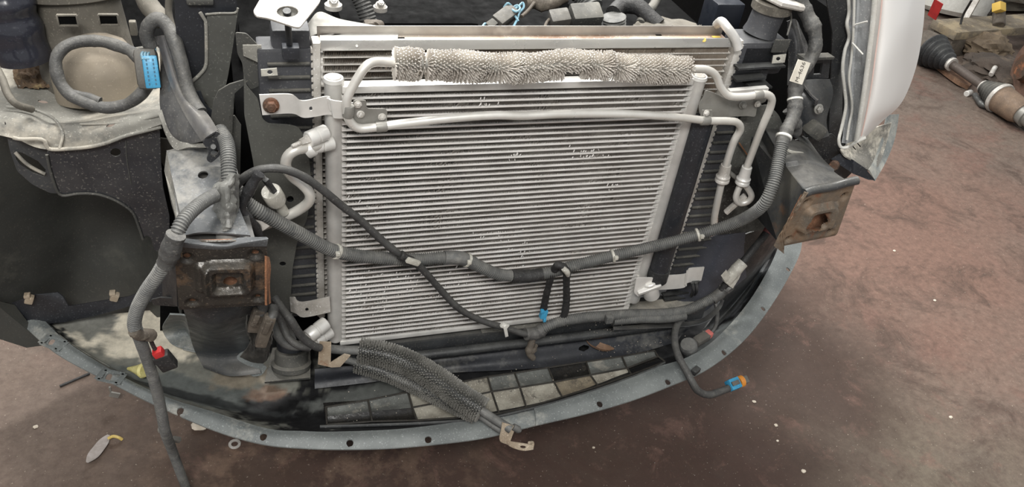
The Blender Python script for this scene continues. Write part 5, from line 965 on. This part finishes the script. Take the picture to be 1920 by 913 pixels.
# ---------------- things on the far floor ----------------
def fl_(px, py, z=0): return P(px, py, z=z)
ax = T('drive_shaft', 'old drive shaft with two black ribbed boots on the far floor', 'drive shaft', fl_(1830, 150))
A, B = fl_(1738, 88, .09), fl_(1905, 205, .07)
def bprof(t0, t1, r0, r1, n, dr): return [(t0+(t1-t0)*k/(n*8), (r0+(r1-r0)*k/(n*8))+dr*math.sin(2*math.pi*k/8)) for k in range(n*8+1)]
O('shaft_bar', cyl(A.lerp(B, .2), A.lerp(B, .75), .021, 18), mat('dull_shaft_steel', (92, 82, 76), (74, 66, 60), rough=.6, metal=.2, scale=20, bump=.2), ax)
O('boot', lathe(A, B, bprof(.06, .29, .088, .035, 5, .006), 28), BLK, ax, label='larger black ribbed boot')
O('joint_cup', lathe(A.lerp(B, -.1), A.lerp(B, .07), [(0, .06), (.2, .075), (1, .085)], 28), BROWNC, ax)
O('boot', lathe(A, B, bprof(.66, .82, .03, .068, 5, .004), 28), BLKD, ax, label='smaller ribbed boot')
O('boot_clamp', lathe(A.lerp(B, .82), A.lerp(B, .85), [(0, .072), (.5, .075), (1, .072)], 28), ALUD, ax); O('boot_clamp', lathe(A.lerp(B, .65), A.lerp(B, .67), [(0, .03), (1, .032)], 20), ALUD, ax); O('boot_clamp', lathe(A.lerp(B, .285), A.lerp(B, .31), [(0, .034), (1, .034)], 20), ALUD, ax)
O('joint_cup', lathe(A.lerp(B, .85), A.lerp(B, 1.06), [(0, .066), (.8, .06), (1, .05)], 28), mat('rusty_tan_steel', (126, 106, 88), (104, 88, 74), rough=.7, scale=20, bump=.2), ax)
O('spline_end', lathe(A.lerp(B, 1.06), A.lerp(B, 1.25), [(0, .045), (.3, .05), (.32, .04), (1, .04)], 24), GALV, ax)
pk = T('plank', 'dusty wooden plank raised on the far floor', 'plank', fl_(1850, 90))
O('board', boxp(fl_(1768, 56, .12), fl_(1990, 40, .12), .17, .045, bev=.004), mat('dusty_wood', (124, 115, 100), (96, 87, 74), (150, 136, 110), rough=.8, scale=10, bump=.2, c3t=.55), pk)
O('support_block', box(fl_(1770, 75, .05), (.1, .2, .1), None, .01), BROWNC, pk); O('support_block', box(fl_(1975, 60, .05), (.1, .2, .1), None, .01), DEEP, pk)
pl_ = T('plastic_drum', 'white plastic drum with a red label on the far floor', 'drum', fl_(1775, 45))
q0 = fl_(1772, 40, .0)+Vector((.15, .12, 0)); q1 = q0+Vector((.05, .1, .5))
O('drum_body', lathe(q0, q1, [(0, .17), (.05, .2), (.2, .205), (.9, .2), (1, .15)], 36), WHITE, pl_)
O('red_label', sheet([fl_(1752, -2, .3), fl_(1768, 8, .3), fl_(1754, 38, .2), fl_(1739, 28, .2)], .003), RED, pl_, label='torn red label')
O('metal_bar', boxp(fl_(1805, 45, .1), fl_(1845, -25, .3), .03, .03), ALUD, None, 'pale metal bar leaning beside the white drum', 'bar')
O('cord', tube([fl_(1801, 46, .15), fl_(1806, 28, .2), fl_(1822, 0, .3)], .006, .01, 8), TAPED, None, 'black cord hanging beside the white drum', 'cord')
O('support_post', join(cyl(fl_(1873, 48, .15), fl_(1873, 12, .22), .032), cyl(fl_(1873, 12, .22), fl_(1872, -20, .3), .02)), BROWNC, None, 'grey post rising from the plank with yellow tape', 'post')
O('yellow_tape', boxp(fl_(1873, 22, .215), fl_(1873, 6, .25), .05, .05, (0, -1, 0), .004), mat('yellow_tape', (214, 178, 84), rough=.6, bump=0), None, 'yellow tape band on the post on the far floor', 'tape')
def clump(name, c, s, m, lab, cat, seed, n=16):
    bm = bmesh.new(); bmesh.ops.create_icosphere(bm, subdivisions=4, radius=1)
    for v in bm.verts:
        k = 1+.28*noise.fractal(v.co*1.6+Vector((seed, 0, 0)), .8, 2, 4)+.12*noise.noise(v.co*5+Vector((seed, 1, 0))); v.co = Vector((v.co.x*s[0]*k, v.co.y*s[1]*k, v.co.z*s[2]*k))+Vector(c)
    return O(name, bm_geo(bm), m, None, lab, cat)
clump('dirty_cloth', fl_(1850, 92, .06), (.14, .12, .08), mat('brown_cloth', (108, 94, 76), (86, 74, 60), (130, 112, 88), rough=.95, scale=14, bump=.6), 'crumpled brown dirty cloth beside the drive shaft', 'cloth', 3)
clump('old_sack', fl_(1875, 130, .04), (.2, .16, .06), mat('dark_cloth', (78, 68, 60), (60, 53, 47), (96, 84, 72), rough=.95, scale=12, bump=.6), 'dark grey-brown sacking between the shaft and the brown cloth', 'sack', 9)
clump('old_tarpaulin', fl_(1925, 12, .06)+Vector((.2, .25, 0)), (.55, .3, .10), mat('tarp_grey', (84, 78, 68), (64, 59, 52), (104, 98, 88), rough=.9, scale=8, bump=.5), 'grey folded tarpaulin behind the plank', 'tarpaulin', 5)
clump('grey_sheet', fl_(1835, 22, .04), (.16, .12, .07), mat('dark_grime', (44, 40, 37), (58, 53, 48), rough=.9, scale=8, bump=.5), 'dark grimy heap behind the white drum', 'heap', 6)
ct = T('control_arm', 'rusty steel suspension arm lying beside the drive shaft', 'control arm', fl_(1790, 145))
O('arm', grid([[fl_(1752, 118, .03), fl_(1775, 112, .03)], [fl_(1775, 136, .03), fl_(1792, 126, .03)], [fl_(1798, 152, .03), fl_(1812, 142, .03)], [fl_(1818, 162, .02), fl_(1826, 152, .02)]], 8, 24, .02), mat('light_rust', (140, 108, 86), (112, 86, 68), (166, 134, 104), rough=.9, scale=20, bump=.4), ct)
O('stud', cyl(fl_(1810, 145, .03), fl_(1811, 134, .06), .012), ALUD, ct)
O('stud', cyl(fl_(1858, 140, .06), fl_(1866, 126, .08), .012), ALUD, ct)
bd = T('brake_disc', 'rusty brown brake disc standing at the right edge', 'brake disc', fl_(1925, 150))
bc0 = fl_(1930, 128, .16)
O('disc', lathe(bc0, bc0+Vector((.05, -.02, .0)), [(0, .15), (.1, .155), (.9, .155), (1, .15)], 40), mat('brown_rust', (110, 84, 70), (88, 68, 58), (134, 106, 90), rough=.85, scale=16, bump=.3), bd)
O('hub', lathe(bc0+Vector((-.04, .016, 0)), bc0+Vector((.0, 0, 0)), [(0, .06), (1, .075)], 24), RUST, bd)
tr_ = T('tie_rod', 'thin grey tie rod with a bright threaded tip on the far floor', 'tie rod', fl_(1860, 200))
O('rod', tube([fl_(1828, 178, .02), fl_(1842, 196, .02), fl_(1870, 203, .02), fl_(1895, 212, .02), fl_(1905, 225, .02), fl_(1925, 240, .02)], .014, .01, 12, .2), mat('rod_steel', (92, 92, 90), (70, 70, 69), rough=.4, metal=.4, bump=.1), tr_)
O('threaded_tip', cyl(fl_(1812, 176, .012), fl_(1820, 173, .012), .014), ALU, tr_)
# ---------------- litter on the near floor and tray ----------------
def leafg(L, Wd, curl, z0, ang, org, n=14, fold=.3):
    V, Fc = [], []
    for i in range(n+1):
        t = i/n; w_ = Wd*math.sin(math.pi*min(t*.92+.04, 1))**.8
        for k in range(5):
            s = (k/4-.5)*2; V.append(Vector((t*L-L/2, s*w_*(1+.1*math.sin(t*9)), z0+curl*((t-.5)**2)+fold*abs(s)*w_)))
    for i in range(n):
        for k in range(4): a = i*5+k; Fc.append((a, a+1, a+6, a+5))
    M = Matrix.Translation(org) @ Matrix.Rotation(ang, 4, 'Z'); V = [M @ v for v in V]; n0 = len(V)
    return V+[v-Vector((0, 0, .0008)) for v in V], Fc+[tuple(i+n0 for i in f[::-1]) for f in Fc]
pa, pb = fl_(165, 872), fl_(205, 820); dd = pb-pa
lf = T('dry_petal', 'pale grey withered leaf with a yellow stalk on the floor, lower left', 'leaf', (pa+pb)/2)
O('blade', leafg(dd.length, .014, .02, .004, math.atan2(dd.y, dd.x), (pa+pb)/2), mat('withered_leaf', (168, 160, 156), (146, 138, 132), rough=.6, scale=60, bump=.3), lf)
O('stalk', tube([fl_(203, 822, .008), fl_(212, 818, .012), fl_(222, 820, .01), fl_(229, 824, .003)], .0035, .003, 8), mat('yellow_stalk', (196, 170, 96), rough=.6, bump=.1), lf)
yp = P(255, 697, z=.262)
O('yellow_husk', join(lathe(P(240, 691, z=.252), P(272, 695, z=.268), [(0, .003), (.5, .009), (.9, .016), (1, .013)], 14)), mat('pale_yellow', (206, 198, 138), (188, 178, 112), rough=.6, scale=40, bump=.1), None, 'pale yellow husk lying inside the left rim of the tray', 'husk')
bp_, bq = P(1096, 645, z=.262), P(1145, 666, z=.262); dd = bq-bp_
O('brown_leaf', leafg(dd.length*1.1, .014, .06, .006, math.atan2(dd.y, dd.x), (bp_+bq)/2, fold=.5), mat('dead_leaf', (134, 106, 84), (108, 84, 66), rough=.7, scale=50, bump=.3), None, 'curled dead brown leaf on the sill right of centre', 'leaf')
wc = fl_(440, 833, .001)
def ring(c, r0, r1, h, n=28):
    V, Fc = [], []
    for k in range(n):
        a = 2*math.pi*k/n; s, co = math.sin(a), math.cos(a)
        V += [c+Vector((co*r0, s*r0, 0)), c+Vector((co*r1, s*r1, 0)), c+Vector((co*r1, s*r1, h)), c+Vector((co*r0, s*r0, h))]
    for k in range(n):
        a, b = k*4, ((k+1) % n)*4
        for i in range(4): Fc.append((a+i, b+i, b+(i+1) % 4, a+(i+1) % 4))
    return V, Fc
O('washer', ring(wc, .0075, .0135, .002), ALUD, None, 'round steel washer on the floor in front of the tray', 'washer')
O('thin_rod', cyl(fl_(112, 724, .004), fl_(168, 700, .004), .003, 8), TAPED, None, 'thin dark rod on the floor left of the tray', 'rod')
O('small_clip', join(box(fl_(215, 740, .03), (.02, .004, .014), Matrix.Rotation(.5, 3, 'Y')), box(fl_(207, 731, .04), (.004, .004, .02))), GALV, None, 'small wire clip under the left rim', 'clip')
CH = mat('chip_white', (216, 206, 190), (190, 178, 160), rough=.7, scale=50, bump=.2)
chips = [(375, 797, .02, 'cream lump half under the left rim of the tray'), (1455, 797, .006, 'white chip on the floor in front of the right shadow'), (1458, 826, .004, 'tiny pale chip below the white one at lower right'), (1507, 883, .007, 'pale pink chip near the bottom edge at right'), (1753, 563, .006, 'cream pebble on the red stained floor at right'), (1677, 470, .006, 'white flake high on the red floor'), (1783, 782, .006, 'grey pebble on the floor at far right'), (1414, 753, .006, 'white chip just below the blue and orange plug'), (1113, 839, .004, 'small white chip on the dark floor near the bottom middle'), (67, 800, .006, 'pale flake on the floor at lower left')]
for i, (a, b, r, lab) in enumerate(chips):
    r *= .78
    bm = bmesh.new(); bmesh.ops.create_icosphere(bm, subdivisions=2, radius=1); c = fl_(a, b, r*.3)
    for v in bm.verts: k = 1+.4*noise.noise(v.co*1.5+Vector((i*3, 0, 0))); v.co = Vector((v.co.x*r*k*1.2, v.co.y*r*k, v.co.z*r*.45*k))+c
    O('chip', bm_geo(bm), CH, None, lab, 'chip')
# fine grit scattered over the sill and tray (uncountable)
g = []; rg = random.Random(4)
for i in range(260):
    if i < 200: px, py = rg.gauss(1180, 55), rg.gauss(628, 16); c = P(px, py, z=.266); c = P(px, py, y=-.02) if c.y > 0.02 else c
    else: px, py = rg.uniform(620, 1230), 0; py = 800-(px-620)*.17+rg.uniform(-60, 0); c = P(px, py, z=.262)
    r = rg.uniform(.0005, .0013); g.append(([c+Vector((r, 0, 0)), c+Vector((-r*.6, r, 0)), c+Vector((-r*.6, -r, 0)), c+Vector((0, 0, r))], [(0, 1, 3), (1, 2, 3), (2, 0, 3), (0, 2, 1)]))
O('grit', join(*g), CH, None, 'scattered white grit on the tray sill', 'grit', kind='stuff', smooth=0)
# grit on the concrete
g = []
for i in range(500):
    a, b = rg.uniform(0, 1920), rg.uniform(560, 913)
    if i > 250: a, b = rg.uniform(1300, 1920), rg.uniform(350, 913)
    c = fl_(a, b, .0005); r = rg.uniform(.0006, .0015)
    g.append(([c+Vector((r, 0, 0)), c+Vector((-r*.6, r, 0)), c+Vector((-r*.6, -r, 0)), c+Vector((0, 0, r))], [(0, 1, 3), (1, 2, 3), (2, 0, 3)]))
O('floor_grit', join(*g), DUST, None, 'fine pale grit scattered over the concrete floor', 'grit', kind='stuff', smooth=0)
